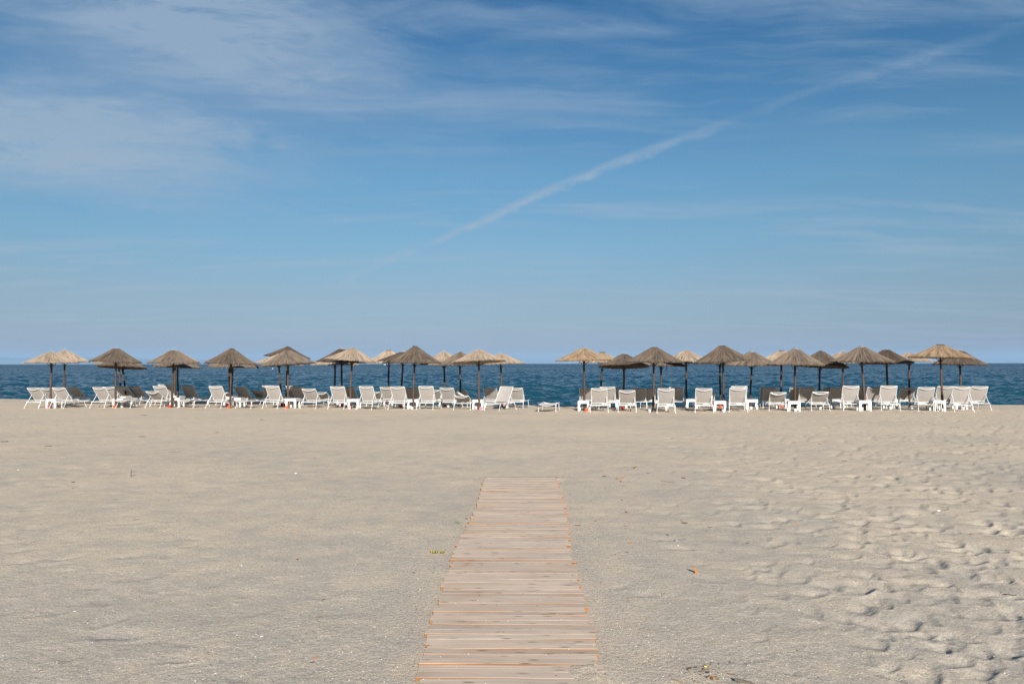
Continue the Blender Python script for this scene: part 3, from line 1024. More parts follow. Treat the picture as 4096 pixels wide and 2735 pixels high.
def lounger_meshes():
    wm, sl = M['white_metal'], M['sling']
    d = {}
    b = MB()
    for s in (-1, 1):
        b.tube([(s * 0.325, 0.13, RAIL_Z - 0.02), (s * 0.325, 0.17, RAIL_Z), (s * 0.325, 0.9, RAIL_Z), (s * 0.325, 1.60, RAIL_Z + 0.01), (s * 0.322, 1.64, RAIL_Z)], 0.0155, 8)
    for y_, z_ in ((0.15, RAIL_Z - 0.035), (HINGE_Y + 0.03, RAIL_Z - 0.03), (1.22, RAIL_Z - 0.03)):
        b.tube([(-0.325, y_, z_), (0.325, y_, z_)], 0.0135, 8)
    b.tube([(-0.322 + 0.644 * t, 1.64, RAIL_Z - 0.055 * math.sin(math.pi * t)) for t in np.linspace(0, 1, 9)], 0.015, 8)
    # adjusting rack between the rails
    for s in (-1, 1):
        b.tube([(s * 0.20, 0.16, RAIL_Z - 0.05), (s * 0.20, 0.62, RAIL_Z - 0.045)], 0.011, 6)
    d['frame'] = b.mesh('lounger_frame', wm)
    for nm, y0, y1 in (('rear', 0.14, 0.0), ('fore', 1.24, 1.38)):
        for s in (-1, 1):
            b = MB()
            b.tube([(s * 0.325, y0, RAIL_Z - 0.005), (s * 0.327, y0 + (y1 - y0) * 0.12, RAIL_Z - 0.06), (s * 0.340, y1, -0.02)], [0.016, 0.016, 0.0145], 8)
            b.lathe([(0.018, 0), (0.0195, 0.02), (0.017, 0.045)], 8, c=(s * 0.339, y1 + (y0 - y1) * 0.1, 0.0))
            d['leg_%s_%d' % (nm, s)] = b.mesh('lounger_leg', wm)
    # slings: thin curved sheets with thickness
    def sheet(x0, y0, y1, sag, n=8, bend=0.0):
        b = MB()
        tp, bt = [], []
        for j in range(n + 1):
            t = j / n
            for i in range(7):
                u = i / 6 - 0.5
                z = -sag * (1 - 4 * u * u) * (0.35 + 0.65 * math.sin(math.pi * t)) - bend * t ** 6
                tp.append((u * 2 * x0, y0 + (y1 - y0) * t, z + 0.003)); bt.append((u * 2 * x0, y0 + (y1 - y0) * t, z - 0.003))
        N = len(tp)
        fs = []
        for j in range(n):
            for i in range(6):
                a = j * 7 + i
                fs.append((a, a + 1, a + 8, a + 7)); fs.append((N + a, N + a + 7, N + a + 8, N + a + 1))
        ring = [i for i in range(7)] + [j * 7 + 6 for j in range(1, n + 1)] + [n * 7 + i for i in range(5, -1, -1)] + [j * 7 for j in range(n - 1, 0, -1)]
        for q in range(len(ring)):
            a, c = ring[q], ring[(q + 1) % len(ring)]
            fs.append((c, a, a + N, c + N))
        b.add(tp + bt, fs)
        return b.mesh('sling', sl)
    d['seat_sling'] = sheet(0.310, HINGE_Y + 0.05, 1.63, 0.018)
    d['back_sling'] = sheet(0.289, -0.03, -BACK + 0.005, 0.020, 9, 0.01)
    b = MB()
    b.tube([(-0.300, 0.0, 0.0), (-0.300, -0.4, 0.0), (-0.300, -BACK + 0.025, 0.0), (-0.292, -BACK + 0.006, 0.0), (-0.275, -BACK, 0.0), (0, -BACK, 0.0),
            (0.275, -BACK, 0.0), (0.292, -BACK + 0.006, 0.0), (0.300, -BACK + 0.025, 0.0), (0.300, -0.4, 0.0), (0.300, 0.0, 0.0)],
           [0.0135, 0.0135, 0.013, 0.011, 0.008, 0.007, 0.008, 0.011, 0.013, 0.0135, 0.0135], 8)
    d['back_frame'] = b.mesh('lounger_back_frame', wm)
    for nm, y_, dep, dn in (('upper', -BACK + 0.02, 0.060, 0.050), ('lower', -0.035, 0.035, 0.03)):
        b = MB()
        sg = 1 if nm == 'upper' else -1
        b.tube([(-0.298 + 0.596 * t, y_ + sg * dn * math.sin(math.pi * t), -dep * math.sin(math.pi * t) ** 0.8) for t in np.linspace(0, 1, 11)], 0.0135, 8)
        d['bar_' + nm] = b.mesh('crossbar', wm)
    b = MB(); b.tube([(0, 0, 0), (0, 0, 1)], 0.0125, 8)
    d['strut'] = b.mesh('lounger_strut', wm)
    return d


LM = lounger_meshes()


def build_lounger(loc, yaw, angle):
    """angle: how far the back is raised, in radians. Origin at the head-end feet, foot end along +y."""
    root = empty('sun_lounger', loc, yaw)
    new_obj('frame', LM['frame'], root)
    for nm in ('rear_-1', 'rear_1', 'fore_-1', 'fore_1'):
        new_obj('leg', LM['leg_' + nm], root)
    new_obj('seat_sling', LM['seat_sling'], root)
    back = new_obj('back_frame', LM['back_frame'], root, (0, HINGE_Y, RAIL_Z + 0.004))
    back.rotation_euler = (-angle, 0, 0)
    new_obj('back_sling', LM['back_sling'], back)
    new_obj('crossbar', LM['bar_upper'], back)
    new_obj('crossbar', LM['bar_lower'], back)
    if angle > R(9):
        for s in (-1, 1):
            s0 = 0.36
            top = Vector((s * 0.280, HINGE_Y - s0 * math.cos(angle), RAIL_Z + 0.004 + s0 * math.sin(angle)))
            bot = Vector((s * 0.300, max(0.15, HINGE_Y - 0.47), RAIL_Z - 0.03))
            dv = bot - top
            st = new_obj('strut', LM['strut'], root, top)
            st.rotation_mode = 'QUATERNION'
            st.rotation_quaternion = dv.to_track_quat('Z', 'Y')
            st.scale = (1, 1, dv.length)
    return root


# back-top left x, right x, top y, feet y (None: taken from the width), pose
UP, LOW, FLAT = 'upright', 'half-reclined', 'flat'
LOUNGERS = [
    (105, 160, 1551, 1633.4, UP), (161, 213, 1550, -0.9, UP), (206, 260, 1550, 1633.4, UP), (262.5, 310, 1548, -3.5, UP),
    (367.7, 423, 1548, 1632, UP), (408, 458, 1546, -1.0, UP), (456, 507, 1607, 1632, FLAT), (460, 509, 1545, -3.4, UP), (510.5, 559, 1545, -3.5, UP),
    (579, 636, 1565, 1632, LOW), (610, 662, 1544, -1.2, UP), (631, 679.5, 1538, None, UP), (722.7, 773.6, 1540, -3.5, UP), (705, 762.5, 1606.5, 1632, FLAT),
    (832, 890, 1545, 1633.4, UP), (841, 885, 1543, -3.0, UP), (860, 912, 1567, -3.2, LOW), (934, 994, 1606, 1633, FLAT), (934, 985, 1544, -3.5, UP),
    (1000.5, 1047, 1555, -4.6, UP), (1046.5, 1096, 1538, -4.2, UP), (1058, 1118, 1544, 1634.6, UP), (1140.6, 1190, 1539, -4.4, UP), (1159, 1212.5, 1544, -3.4, UP),
    (1203.7, 1263.4, 1555, 1634.6, UP), (1253, 1306.6, 1566.6, -2.6, LOW), (1318.8, 1378.6, 1546, 1635.7, UP), (1364, 1417, 1545, -3.3, UP),
    (1432.8, 1493.7, 1545, 1639, UP), (1464, 1518.8, 1561.5, -3.0, LOW), (1518.8, 1572, 1546, -2.0, UP), (1559, 1619.5, 1546, 1638, UP),
    (1617, 1671.6, 1546, -3.3, UP), (1672.7, 1733.6, 1546, 1639.5, UP), (1704, 1758, 1553.7, -2.9, UP), (1758, 1814, 1548, -1.6, UP),
    (1812, 1864, 1553.7, -3.3, UP), (1813, 1875, 1583, 1641, LOW), (1931.5, 1985.7, 1545, None, UP), (2034, 2090, 1547.5, -2.6, UP),
    (2151, 2221, 1619, 1648, FLAT), (2318.4, 2372.7, 1549, -3.4, UP), (2364, 2429, 1553, 1649.7, UP), (2400, 2459, 1549, -1.9, UP), (2432, 2489, 1548, -3.6, UP),
    (2475, 2541, 1561, 1649.4, UP), (2524, 2584, 1549, -3.4, UP), (2564, 2622, 1549, -3.9, UP), (2632, 2696, 1553, 1652, UP),
    (2674.5, 2735.5, 1546, -3.6, UP), (2782, 2849, 1553, 1650, UP), (2792, 2854, 1546, -3.8, UP), (2801, 2861, 1565, -4.3, UP),
    (2917.5, 2986, 1552, 1649, UP), (2925, 2989, 1545, None, UP), (3041, 3102, 1544, -4.2, UP), (3053, 3115, 1546, -3.6, UP),
    (3078.5, 3147.8, 1569, 1644.5, LOW), (3158, 3219, 1545, -4.2, UP), (3197, 3261, 1544, -3.2, UP), (3247.4, 3317.6, 1567, 1644.5, LOW),
    (3291.7, 3353, 1544, -4.3, UP), (3322, 3385, 1544, -3.7, UP), (3368.5, 3440, 1544, 1643.4, UP), (3405, 3467, 1546, -4.1, UP),
    (3468, 3533, 1543, -3.2, UP), (3519, 3593, 1543.6, 1644.7, UP), (3599.5, 3665, 1545, -3.7, UP), (3668, 3745, 1549.5, 1646, UP),
    (3751, 3813, 1545, -1.8, UP), (3811, 3884, 1546, 1648, UP), (3884, 3955.5, 1546, 1641, UP),
]
PLACED = []


def front_depth(px):
    return float(np.interp(px, [0, 400, 900, 1500, 2000, 2400, 2900, 3400, 4096], [33.2, 33.4, 33.2, 32.4, 31.4, 30.1, 29.9, 30.7, 30.3]))


def make_loungers():
    r_ = np.random.default_rng(29)
    counts = {}
    items = []
    for (xl, xr, yt, ft, pose) in LOUNGERS:
        xm = (xl + xr) / 2
        front = False
        tanx = (xm - 2048) / FPX
        if ft is None:
            dist = FPX * 0.605 * (math.cos(R(10)) + tanx * math.sin(R(10))) / (xr - xl)
            dist = min(max(dist, front_depth(xm) + 1.2), front_depth(xm) + 4.2)
        elif ft < 100:
            dist = front_depth(xm) - ft
        else:
            dist = base_depth(xm, ft)
            front = True
        items.append((xm, xl, xr, yt, dist, pose, front))
    items.sort()
    for (xm, xl, xr, yt, dist, pose, front) in items:
        single = pose == FLAT and 2100 < xm < 2260
        yaw = R(10) + r_.normal(0, R(1.6))
        if single:
            yaw = R(9)
        if pose == FLAT:
            ang = R(0.5) if single else R(3)
            ydep = dist - 0.16
        else:
            zt = at_depth(xm, yt, dist + 0.08).z
            ang = math.asin(min(0.93, max(0.3, (zt - RAIL_Z - 0.004) / BACK)))
            ydep = dist + HINGE_Y - BACK * math.cos(ang)
        topp = at_depth(xm, yt, ydep)
        local_y = HINGE_Y - BACK * math.cos(ang)
        loc = Vector((topp.x - math.sin(yaw) * local_y, topp.y - math.cos(yaw) * local_y, 0))
        loc.z = sand_z(loc.x, loc.y)
        o = build_lounger(loc, -yaw, ang)
        block = 'left' if xm < GAP_PX else 'right'
        row = 'front' if front else 'rear'
        k_ = counts.get((block, row), 0)
        if single:
            tag(o, 'flat white lounger standing alone in the gap between the two blocks', 'sun lounger', 'white sun loungers')
        else:
            counts[(block, row)] = k_ + 1
            rowtxt = 'front row of the %s block' % block if front else 'behind the front row, %s block' % block
            tag(o, '%s white lounger with grey sling, %s, %s from left' % (pose, rowtxt, ORD[k_]), 'sun lounger', 'white sun loungers')
        PLACED.append((xm, loc, ang, yaw))
    # the one turned towards the camera, at the right end of the left block
    a = R(56)
    foot_mid = on_ground(1966, 1642)
    yaw = R(30)
    ax = Vector((math.sin(yaw), math.cos(yaw), 0))
    head = foot_mid + ax * 1.38
    o = build_lounger(Vector((head.x, head.y, 0)), R(180) - yaw, a)
    o.location.z = sand_z(head.x, head.y)
    tag(o, 'upright white lounger turned the other way, its grey seat facing the camera', 'sun lounger', 'white sun loungers')


make_loungers()


# ------------------------------------------------------------------ side tables
def table_meshes():
    wp = M['white_plastic']
    W, Hh, t = 0.46, 0.40, 0.028
    d = {}
    b = MB()
    b.box((0, 0, Hh - 0.015), (W, W, 0.03), bev=0.008)
    d['table_top'] = b.mesh('table_top', wp)
    # one moulded side: an apron on two flared feet with an arched opening
    b = MB()
    hw = W / 2
    outer = [(-hw + 0.002, -0.02), (-hw + 0.004, Hh - 0.032), (hw - 0.004, Hh - 0.032), (hw - 0.002, -0.02)]
    inner = [(hw - 0.075, -0.02), (hw - 0.088, Hh * 0.60), (hw - 0.105, Hh * 0.68), (hw - 0.14, Hh * 0.715),
             (-hw + 0.14, Hh * 0.715), (-hw + 0.105, Hh * 0.68), (-hw + 0.088, Hh * 0.60), (-hw + 0.075, -0.02)]
    strips = [[outer[0], inner[7], inner[6], (-hw + 0.0035, Hh * 0.60)], [(-hw + 0.0035, Hh * 0.60), inner[6], inner[5], inner[4], (-hw + 0.14, Hh - 0.032), outer[1]],
              [inner[4], inner[3], (hw - 0.14, Hh - 0.032), (-hw + 0.14, Hh - 0.032)],
              [inner[3], inner[2], inner[1], (hw - 0.0035, Hh * 0.60), outer[2], (hw - 0.14, Hh - 0.032)], [inner[1], inner[0], outer[3], (hw - 0.0035, Hh * 0.60)]]
    for s in strips:
        n = len(s)
        vs = [(x, -hw + 0.002, z) for x, z in s] + [(x, -hw + t, z) for x, z in s]
        fs = [tuple(range(n)), tuple(reversed(range(n, 2 * n)))] + [(i, i + n, (i + 1) % n + n, (i + 1) % n) for i in range(n)]
        b.add(vs, fs)
    d['side'] = b.mesh('table_side', wp, smooth=False)
    return d


TM = table_meshes()
# centre x, foot y or negative offset behind the front row, description
TABLES = [(205, 1632.5, F_), (256, -2.6, S_), (472, 1629.5, F_), (498, -2.7, S_), (700, 1628, F_), (712, -3.3, S_), (945, 1627.5, F_), (922, -2.9, S_), (1166, 1632, F_), (1133, -3.6, S_), (1414, 1633.5, F_), (1372, -2.6, S_),
          (1560, -3.0, S_), (1653, 1635, F_), (1780, -2.9, S_), (1916, 1638, F_), (2010, -2.9, S_), (2339, 1645, F_), (2490, 1636, F_), (2420, -3.6, S_), (2650, 1641, F_),
          (2766, -3.2, S_), (2884, 1646, F_), (3014, 1637, S_), (3183, 1644, F_), (3130, -2.6, S_), (3349, -2.4, S_), (3466, 1644, F_), (3560, -2.2, S_), (3762, 1645, F_), (3838, -1.6, S_)]


def make_tables():
    counts = {}
    r_ = np.random.default_rng(31)
    for (x, fy, row) in sorted(TABLES):
        p = on_ground(x, fy) if fy > 0 else at_depth(x, 1600, front_depth(x) - fy)
        p.y += 0.23 if fy > 0 else 0
        p.z = sand_z(p.x, p.y)
        root = empty('side_table', p, R(-8) + r_.normal(0, R(3)))
        block = 'left' if x < GAP_PX else 'right'
        k_ = counts.get((block, row), 0); counts[(block, row)] = k_ + 1
        tag(root, 'square white plastic side table, %s row of the %s block, %s from left' % (row, block, ORD[k_]), 'table', 'white side tables by the parasol poles')
        new_obj('table_top', TM['table_top'], root)
        for q in range(4):
            new_obj('side_panel', TM['side'], root, rot=(0, 0, q * math.pi / 2))


make_tables()

# ------------------------------------------------------------------ ashtray pots
bp = MB()
bp.lathe([(0.045, -0.01), (0.048, 0.0), (0.060, 0.078), (0.068, 0.080), (0.070, 0.108), (0.065, 0.110), (0.060, 0.09), (0.02, 0.085)], 18)
POT = bp.mesh('pot', M['pot'])
PCOL = {'red': (0.60, 0.018, 0.022, 1), 'orange': (0.80, 0.085, 0.015, 1), 'pink': (0.72, 0.17, 0.26, 1), 'pale pink': (0.80, 0.38, 0.46, 1), 'magenta': (0.42, 0.03, 0.12, 1), 'white': (0.55, 0.55, 0.54, 1)}
POTS = [(193, 1632, 'magenta'), (457, 1630, 'orange'), (494, 1624, 'red'), (678, 1630, 'red'), (703, 1621, 'orange'), (910, 1622, 'red'), (916, 1632, 'orange'), (1127, 1624, 'red'), (1138, 1624, 'orange'), (1148, 1633.5, 'orange'),
        (1368.6, 1626, 'red'), (1398, 1635, 'pale pink'), (1547.6, 1621, 'red'), (1600.7, 1630, 'red'), (1648, 1638, 'white'), (1781, 1622, 'red'), (1921.7, 1641, 'pink'), (2018, 1623, 'pale pink'),
        (2346, 1647, 'orange'), (2402, 1622, 'red'), (2492, 1638, 'red'), (2598.5, 1647, 'white'), (2641, 1626, 'magenta'), (2748, 1635.7, 'white'), (2881, 1631, 'orange'), (2894, 1648.5, 'white'), (3004, 1637, 'white'), (3126, 1630, 'orange'),
        (3181, 1645, 'white'), (3280, 1637, 'white'), (3377, 1631, 'white'), (3447, 1642, 'white'), (3561, 1637, 'white'), (3647, 1634.5, 'white'), (3770, 1644.5, 'white'), (3852, 1639, 'white')]


def make_pots():
    counts = {}
    for (x, y, c) in POTS:
        p = on_ground(x, y)
        p.z = sand_z(p.x, p.y)
        o = new_obj('ashtray_pot', POT, None, p)
        o.color = PCOL[c]
        k_ = counts.get(c, 0); counts[c] = k_ + 1
        tot = sum(1 for q in POTS if q[2] == c)
        which = 'the only one of its colour' if tot == 1 else '%s %s pot from the left' % (ORD[k_], c)
        tag(o, 'small %s plastic pot at a parasol pole, %s' % (c, which), 'pot', 'small coloured pots by the poles')


make_pots()


# ------------------------------------------------------------------ odds and ends among the loungers
def make_roll():
    # the white tube lying across the half-reclined lounger beside the turned one
    best = min(PLACED, key=lambda t: abs(t[0] - 1844))
    xm, loc, ang, yaw = best
    p1 = at_depth(1854, 1583, loc.y + 0.22)
    p0 = at_depth(1833, 1571, loc.y + 0.12)
    root = empty('rolled_tube', p0)
    b = MB()
    dv = (p1 - p0)
    b.tube([Vector((0, 0, 0)) + dv * t for t in (0.0, 0.05, 0.95, 1.25)], [0.028, 0.032, 0.032, 0.03], 12)
    new_obj('tube', b.mesh('tube', M['white_plastic']), root)
    b = MB()
    n = dv.normalized()
    for k_ in (-0.03, 0.0):
        c = n * k_
        b.tube([c + Vector((0.05 * math.cos(a), 0.02, 0.05 * math.sin(a))) for a in np.linspace(0.3, 4.6, 9)], 0.009, 6)
    b.tube([n * 0.02, n * -0.06 + Vector((-0.01, 0, 0.03))], 0.014, 6)
    new_obj('clip', b.mesh('clip', M['sheet']), root)
    tag(root, 'white tube with a grey clip leaning on the half-reclined lounger back', 'tube')


make_roll()


def make_boat():
    dist = 2300.0
    p = at_depth(1540, 1458, dist)
    p.z = SEA_Z
    root = empty('motor_boat', p, R(8))
    b = MB()
    rings = []
    for x, w, z0 in ((-3.4, 0.95, 0.0), (-1.5, 1.1, -0.05), (0.8, 1.0, 0.0), (2.4, 0.6, 0.15), (3.5, 0.06, 0.45)):
        rings.append([(x, -w, 1.0 + 0.05 * x), (x, -w * 0.75, z0 - 0.2), (x, 0, z0 - 0.4), (x, w * 0.75, z0 - 0.2), (x, w, 1.0 + 0.05 * x)])
    b.loft(rings)
    new_obj('hull', b.mesh('hull', M['boat']), root)
    b = MB()
    b.box((-0.3, 0, 1.35), (1.9, 1.3, 0.8), bev=0.15)
    new_obj('cabin', b.mesh('cabin', M['boat']), root)
    b = MB()
    b.box((0.75, 0, 1.5), (0.24, 1.1, 0.35))
    new_obj('windscreen', b.mesh('windscreen', M['dark_iron']), root)
    tag(root, 'tiny white motor boat far out just below the horizon', 'boat')
    p = at_depth(1091, 1476, 430.0)
    p.z = SEA_Z
    b = MB()
    b.lathe([(0.05, -0.25), (0.26, -0.1), (0.33, 0.1), (0.24, 0.3), (0.06, 0.42), (0.04, 0.6)], 14)
    tag(new_obj('buoy', b.mesh('buoy', M['boat']), None, p), 'small white buoy floating on the open water', 'buoy')


make_boat()


# ------------------------------------------------------------------ litter on the sand
LIT = {'grey': (0.12, 0.10, 0.085, 1), 'brown': (0.095, 0.055, 0.032, 1), 'dark': (0.04, 0.03, 0.024, 1), 'tan': (0.18, 0.118, 0.074, 1), 'orange': (0.27, 0.125, 0.04, 1), 'straw': (0.26, 0.17, 0.085, 1)}


def chip_mesh(L, w, t, seed):
    r_ = np.random.default_rng(seed)
    rings = []
    for q in np.linspace(-0.5, 0.5, 6):
        ww = w * (0.45 + 0.55 * math.cos(q * 2.4)) * r_.uniform(0.8, 1.15) / 2
        zz = t * r_.uniform(0.7, 1.2) / 2
        dx = r_.normal(0, w * 0.08)
        rings.append([(q * L, -ww + dx, -zz), (q * L, ww + dx, -zz * 0.7), (q * L + w * .1, ww * 0.8 + dx, zz), (q * L, -ww * 0.7 + dx, zz * 1.1)])
    b = MB(); b.loft(rings)
    return b.mesh('chip', M['litter'], smooth=False)


def litter(name, px, py, lpx, wpx, c, label, cat='driftwood', rot=None, lift=None, tilt=0.0, seed=None):
    p = on_ground(px, py)
    mpp = p.y / FPX
    L, w = lpx * mpp, max(0.008, wpx * mpp)
    r_ = random.Random(int(px * 13 + py))
    t = max(0.006, min(w * 0.7, 0.03))
    o = new_obj(name, chip_mesh(L, w, t, seed or int(px + py)), None)
    p.z = sand_z(p.x, p.y) + (t * 0.35 if lift is None else lift)
    o.location = p
    o.rotation_euler = (r_.uniform(-0.2, 0.2), tilt + r_.uniform(-0.06, 0.06), r_.uniform(-0.5, 0.5) if rot is None else rot)
    o.color = LIT[c]
    tag(o, label, cat, 'bits of wood on the sand')
    return o


def z7(x, y):
    return 2300 + x * 0.298, 1850 + y * 0.298


def make_litter():
    B = 'boardwalk'
    def at7(x, y, *a, **k):
        px, py = z7(x, y)
        return litter(a[0], px, py, *a[1:], **k)
    d = at7(610, 225, 'driftwood_piece', 31, 7, 'tan', 'largest pale driftwood piece right of the boardwalk far end', rot=0.35, lift=0.012, tilt=-0.06)
    at7(612, 255, 'wood_chip', 12, 4, 'dark', 'dark stub under the largest driftwood piece', rot=1.9)
    at7(390, 190, 'wood_chip', 15, 6, 'brown', 'flat brown wood chip between boardwalk end and large driftwood piece', rot=-0.3)
    at7(660, 308, 'wood_chip', 15, 6, 'tan', 'tan wood chip just in front of the large driftwood piece', rot=0.6)
    at7(1235, 260, 'twig', 52, 2.5, 'grey', 'long thin grey twig right of the large driftwood piece', 'twig', rot=-0.45)
    at7(1188, 294, 'wood_chip', 13, 5, 'tan', 'tan wood chip just below the long thin grey twig', rot=0.4)
    at7(1452, 207, 'wood_chip', 16, 6, 'brown', 'brown wood chip beyond the right end of the long grey twig', rot=-0.6)
    at7(980, 148, 'wood_chip', 9, 3, 'dark', 'small dark chip beyond and left of the long grey twig')
    at7(815, 456, 'wood_chip', 10, 4, 'tan', 'small tan chip on bare sand nearer than the driftwood piece')
    at7(630, 503, 'wood_chip', 8, 4, 'dark', 'small upright dark splinter nearer than the driftwood piece', tilt=1.0)
    at7(30, 853, 'wood_chip', 20, 5, 'brown', 'long brown chip close to the right edge of the boardwalk', rot=-0.15)
    at7(280, 795, 'wood_chip', 10, 6, 'tan', 'left one of two tan bark flakes right of the boardwalk', rot=0.8)
    at7(340, 763, 'wood_chip', 9, 6, 'tan', 'right one of two tan bark flakes right of the boardwalk', rot=0.2)
    at7(690, 662, 'pine_cone', 9, 8, 'brown', 'rounded brown cone-like lump alone on the sand', 'cone', tilt=0.5)
    at7(680, 855, 'wood_chip', 16, 3.5, 'brown', 'thin brown splinter lying level in the middle of the sand', rot=-0.05)
    at7(925, 884, 'wood_chip', 12, 3, 'tan', 'thin tan splinter right of the level brown splinter', rot=0.02)
    at7(1470, 815, 'wood_chip', 23, 7, 'brown', 'split brown wood piece with a twig behind it', rot=-0.5, lift=0.01)
    at7(1425, 780, 'twig', 12, 2, 'dark', 'short dark twig behind the split brown wood piece', 'twig', rot=-0.8)
    at7(1240, 973, 'wood_chip', 11, 5, 'dark', 'dark chip in front of the split brown wood piece', rot=-0.4)
    at7(750, 1090, 'dry_leaf', 15, 8, 'orange', 'curled orange-brown leaf right of the boardwalk middle', 'leaf', tilt=0.3)
    at7(698, 1210, 'wood_chip', 12, 4, 'dark', 'dark sliver in front of the curled orange-brown leaf', rot=-0.2)
    at7(1805, 860, 'twig', 17, 2.5, 'brown', 'short slanting brown twig right of the split wood piece', 'twig', rot=-0.7)
    # upright shard
    px, py = z7(1640, 1478)
    p = on_ground(px, py); p.z = sand_z(p.x, p.y)
    b = MB()
    h = 24 * p.y / FPX
    b.loft([[(x + lean, y, z) for x, y in ((-w, -0.006), (w, -0.006), (w, 0.006), (-w, 0.006))] for z, w, lean in ((-0.02, 0.016, 0.004), (h * 0.5, 0.015, -0.012), (h * 0.9, 0.013, -0.032), (h, 0.009, -0.040))])
    o = new_obj('wood_shard', b.mesh('wood_shard', M['litter'], smooth=False), None, p)
    o.color = LIT['orange']
    tag(o, 'orange wooden shard standing upright in the sand', 'driftwood')
    # heap of dead leaves and bark at the lower right
    def at5(x, y, *a, **k):
        return litter(a[0], 2700 + x * 0.1703, 2560 + y * 0.1703, *a[1:], **k)
    at5(350, 680, 'bark_strip', 28, 5, 'brown', 'brown bark strip at the left end of the dead leaf heap', rot=0.75, lift=0.008)
    at5(480, 625, 'bark_strip', 16, 5, 'dark', 'dark bark bit behind the bark strip of the leaf heap', rot=0.5)
    at5(680, 690, 'dry_leaf', 14, 9, 'tan', 'flat tan leaf in the middle of the dead leaf heap', 'leaf', rot=0.9, lift=0.006)
    o = at5(718, 636, 'petal', 9, 5, 'straw', 'tiny yellow petal on the dead leaf heap', 'petal', lift=0.012)
    o.color = (0.72, 0.55, 0.03, 1)
    at5(770, 752, 'dry_leaf', 15, 7, 'dark', 'dark curled leaf below the yellow petal', 'leaf', rot=0.6, lift=0.006)
    at5(610, 725, 'dry_leaf', 14, 5, 'brown', 'brown leaf crumb left of the flat tan leaf', 'leaf', rot=0.2)
    at5(800, 645, 'dry_leaf', 12, 4, 'orange', 'orange leaf crumb right of the yellow petal', 'leaf', rot=-0.3)
    at5(820, 880, 'dry_leaf', 26, 5, 'orange', 'thin rolled leaf left of the big crumpled leaf', 'leaf', rot=0.6, lift=0.012)
    at5(930, 915, 'dry_leaf', 24, 14, 'tan', 'big crumpled tan leaf nearest to the camera', 'leaf', rot=-0.6, lift=0.014, tilt=-0.25)
    at5(1015, 925, 'dry_leaf', 14, 8, 'brown', 'ragged brown leaf tip right of the big crumpled leaf', 'leaf', rot=1.3, lift=0.012, tilt=0.4)
    at5(1290, 750, 'bark_strip', 21, 6, 'brown', 'short brown bark chip right of the leaf heap', rot=-0.5)
    at5(1640, 990, 'driftwood_piece', 78, 11, 'grey', 'long grey driftwood stick at the bottom edge of the beach', rot=-0.55, lift=0.010)
    at5(60, 965, 'straw', 52, 2.5, 'straw', 'long dry straw left of the leaf heap', 'straw', rot=-0.85)
    at5(605, 805, 'wood_chip', 7, 4, 'brown', 'tiny brown crumb below the leaf heap', rot=-0.3)
    # left half of the beach
    for x, y, L, w, c, rot, lab in (
            (191, 1785, 30, 3, 'dark', -0.2, 'dark stick on the far left of the beach, lying level'), (697, 1805.5, 46, 2.2, 'brown', 0.0, 'longest thin stick in the middle of the left beach'),
            (15, 1766, 32, 4, 'dark', 0.15, 'dark stick at the very left edge of the beach'), (292, 1931, 11, 5, 'dark', 0.4, 'upper dark crumb of the left beach pair'), (292, 1951, 9, 4, 'dark', 0.7, 'lower dark crumb of the left beach pair'),
            (568, 1746, 26, 3, 'brown', 0.1, 'brown stick a few metres before the left loungers'), (573, 1661, 22, 2.5, 'dark', 0.1, 'dark stick closest to the left front loungers'), (784, 1671, 9, 4, 'orange', -0.8, 'small orange splinter near the left loungers'),
            (1047, 1680, 12, 4, 'brown', 0.2, 'brown chip before the middle of the left block'), (1258, 1830, 14, 2.5, 'brown', -0.8, 'small slanting twig left of the boardwalk, far out'), (865, 1729, 18, 3, 'brown', 0.1, 'thin brown stick before the left block, right of centre'),
            (1179, 2128, 22, 3, 'straw', 0.05, 'short straw left of the boardwalk, halfway'), (1097, 2001 + 120, 14, 2.5, 'straw', 0.3, 'paler short straw beside another straw, left sand'), (1190, 2238, 16, 4, 'brown', -0.5, 'brown sliver left of the boardwalk, nearer half'),
            (1292, 2391, 14, 4, 'brown', 1.1, 'kinked brown twig bit left of the boardwalk'), (1275, 2460, 26, 3.5, 'brown', 0.3, 'curved brown twig left of the boardwalk, near'), (1262, 2622, 27, 2.5, 'orange', -0.4, 'orange pine needles left of the boardwalk, nearest'),
            (1248, 2642, 18, 2.5, 'brown', 0.3, 'brown needle beside the orange pine needles'), (545, 2081, 22, 3, 'brown', 0.5, 'brown stick in the middle of the left sand'), (1867, 2079, 11, 8, 'grey', 0.9, 'grey stone-like chip touching distance from the boardwalk left edge'),
            (1655, 2292, 11, 4, 'dark', -0.6, 'dark splinter left of the boardwalk beside the green weed'), (3279, 1774, 12, 3, 'brown', 0.0, 'brown twig before the right block'), (3378, 1843, 18, 2.5, 'brown', -0.7, 'slanting brown twig on the right sand, far'),
            (3888, 2135, 12, 4, 'orange', 0.2, 'orange leaf bit on the trodden right sand'), (4040, 2376, 44, 3, 'dark', -0.4, 'dark forked twig at the right edge of the beach'), (3190, 2095, 9, 5, 'orange', -0.5, 'small orange chip on the trodden sand'),
            (2224, 1914, 9, 6, 'dark', 0.5, 'dark crumb touching the boardwalk far right corner'), (2990, 2170, 8, 5, 'dark', 0.0, 'tiny dark crumb on the trodden sand')):
        litter('stick' if L > 16 else 'wood_chip', x, y, L, w, c, lab, 'stick' if L > 16 else 'driftwood', rot=rot)

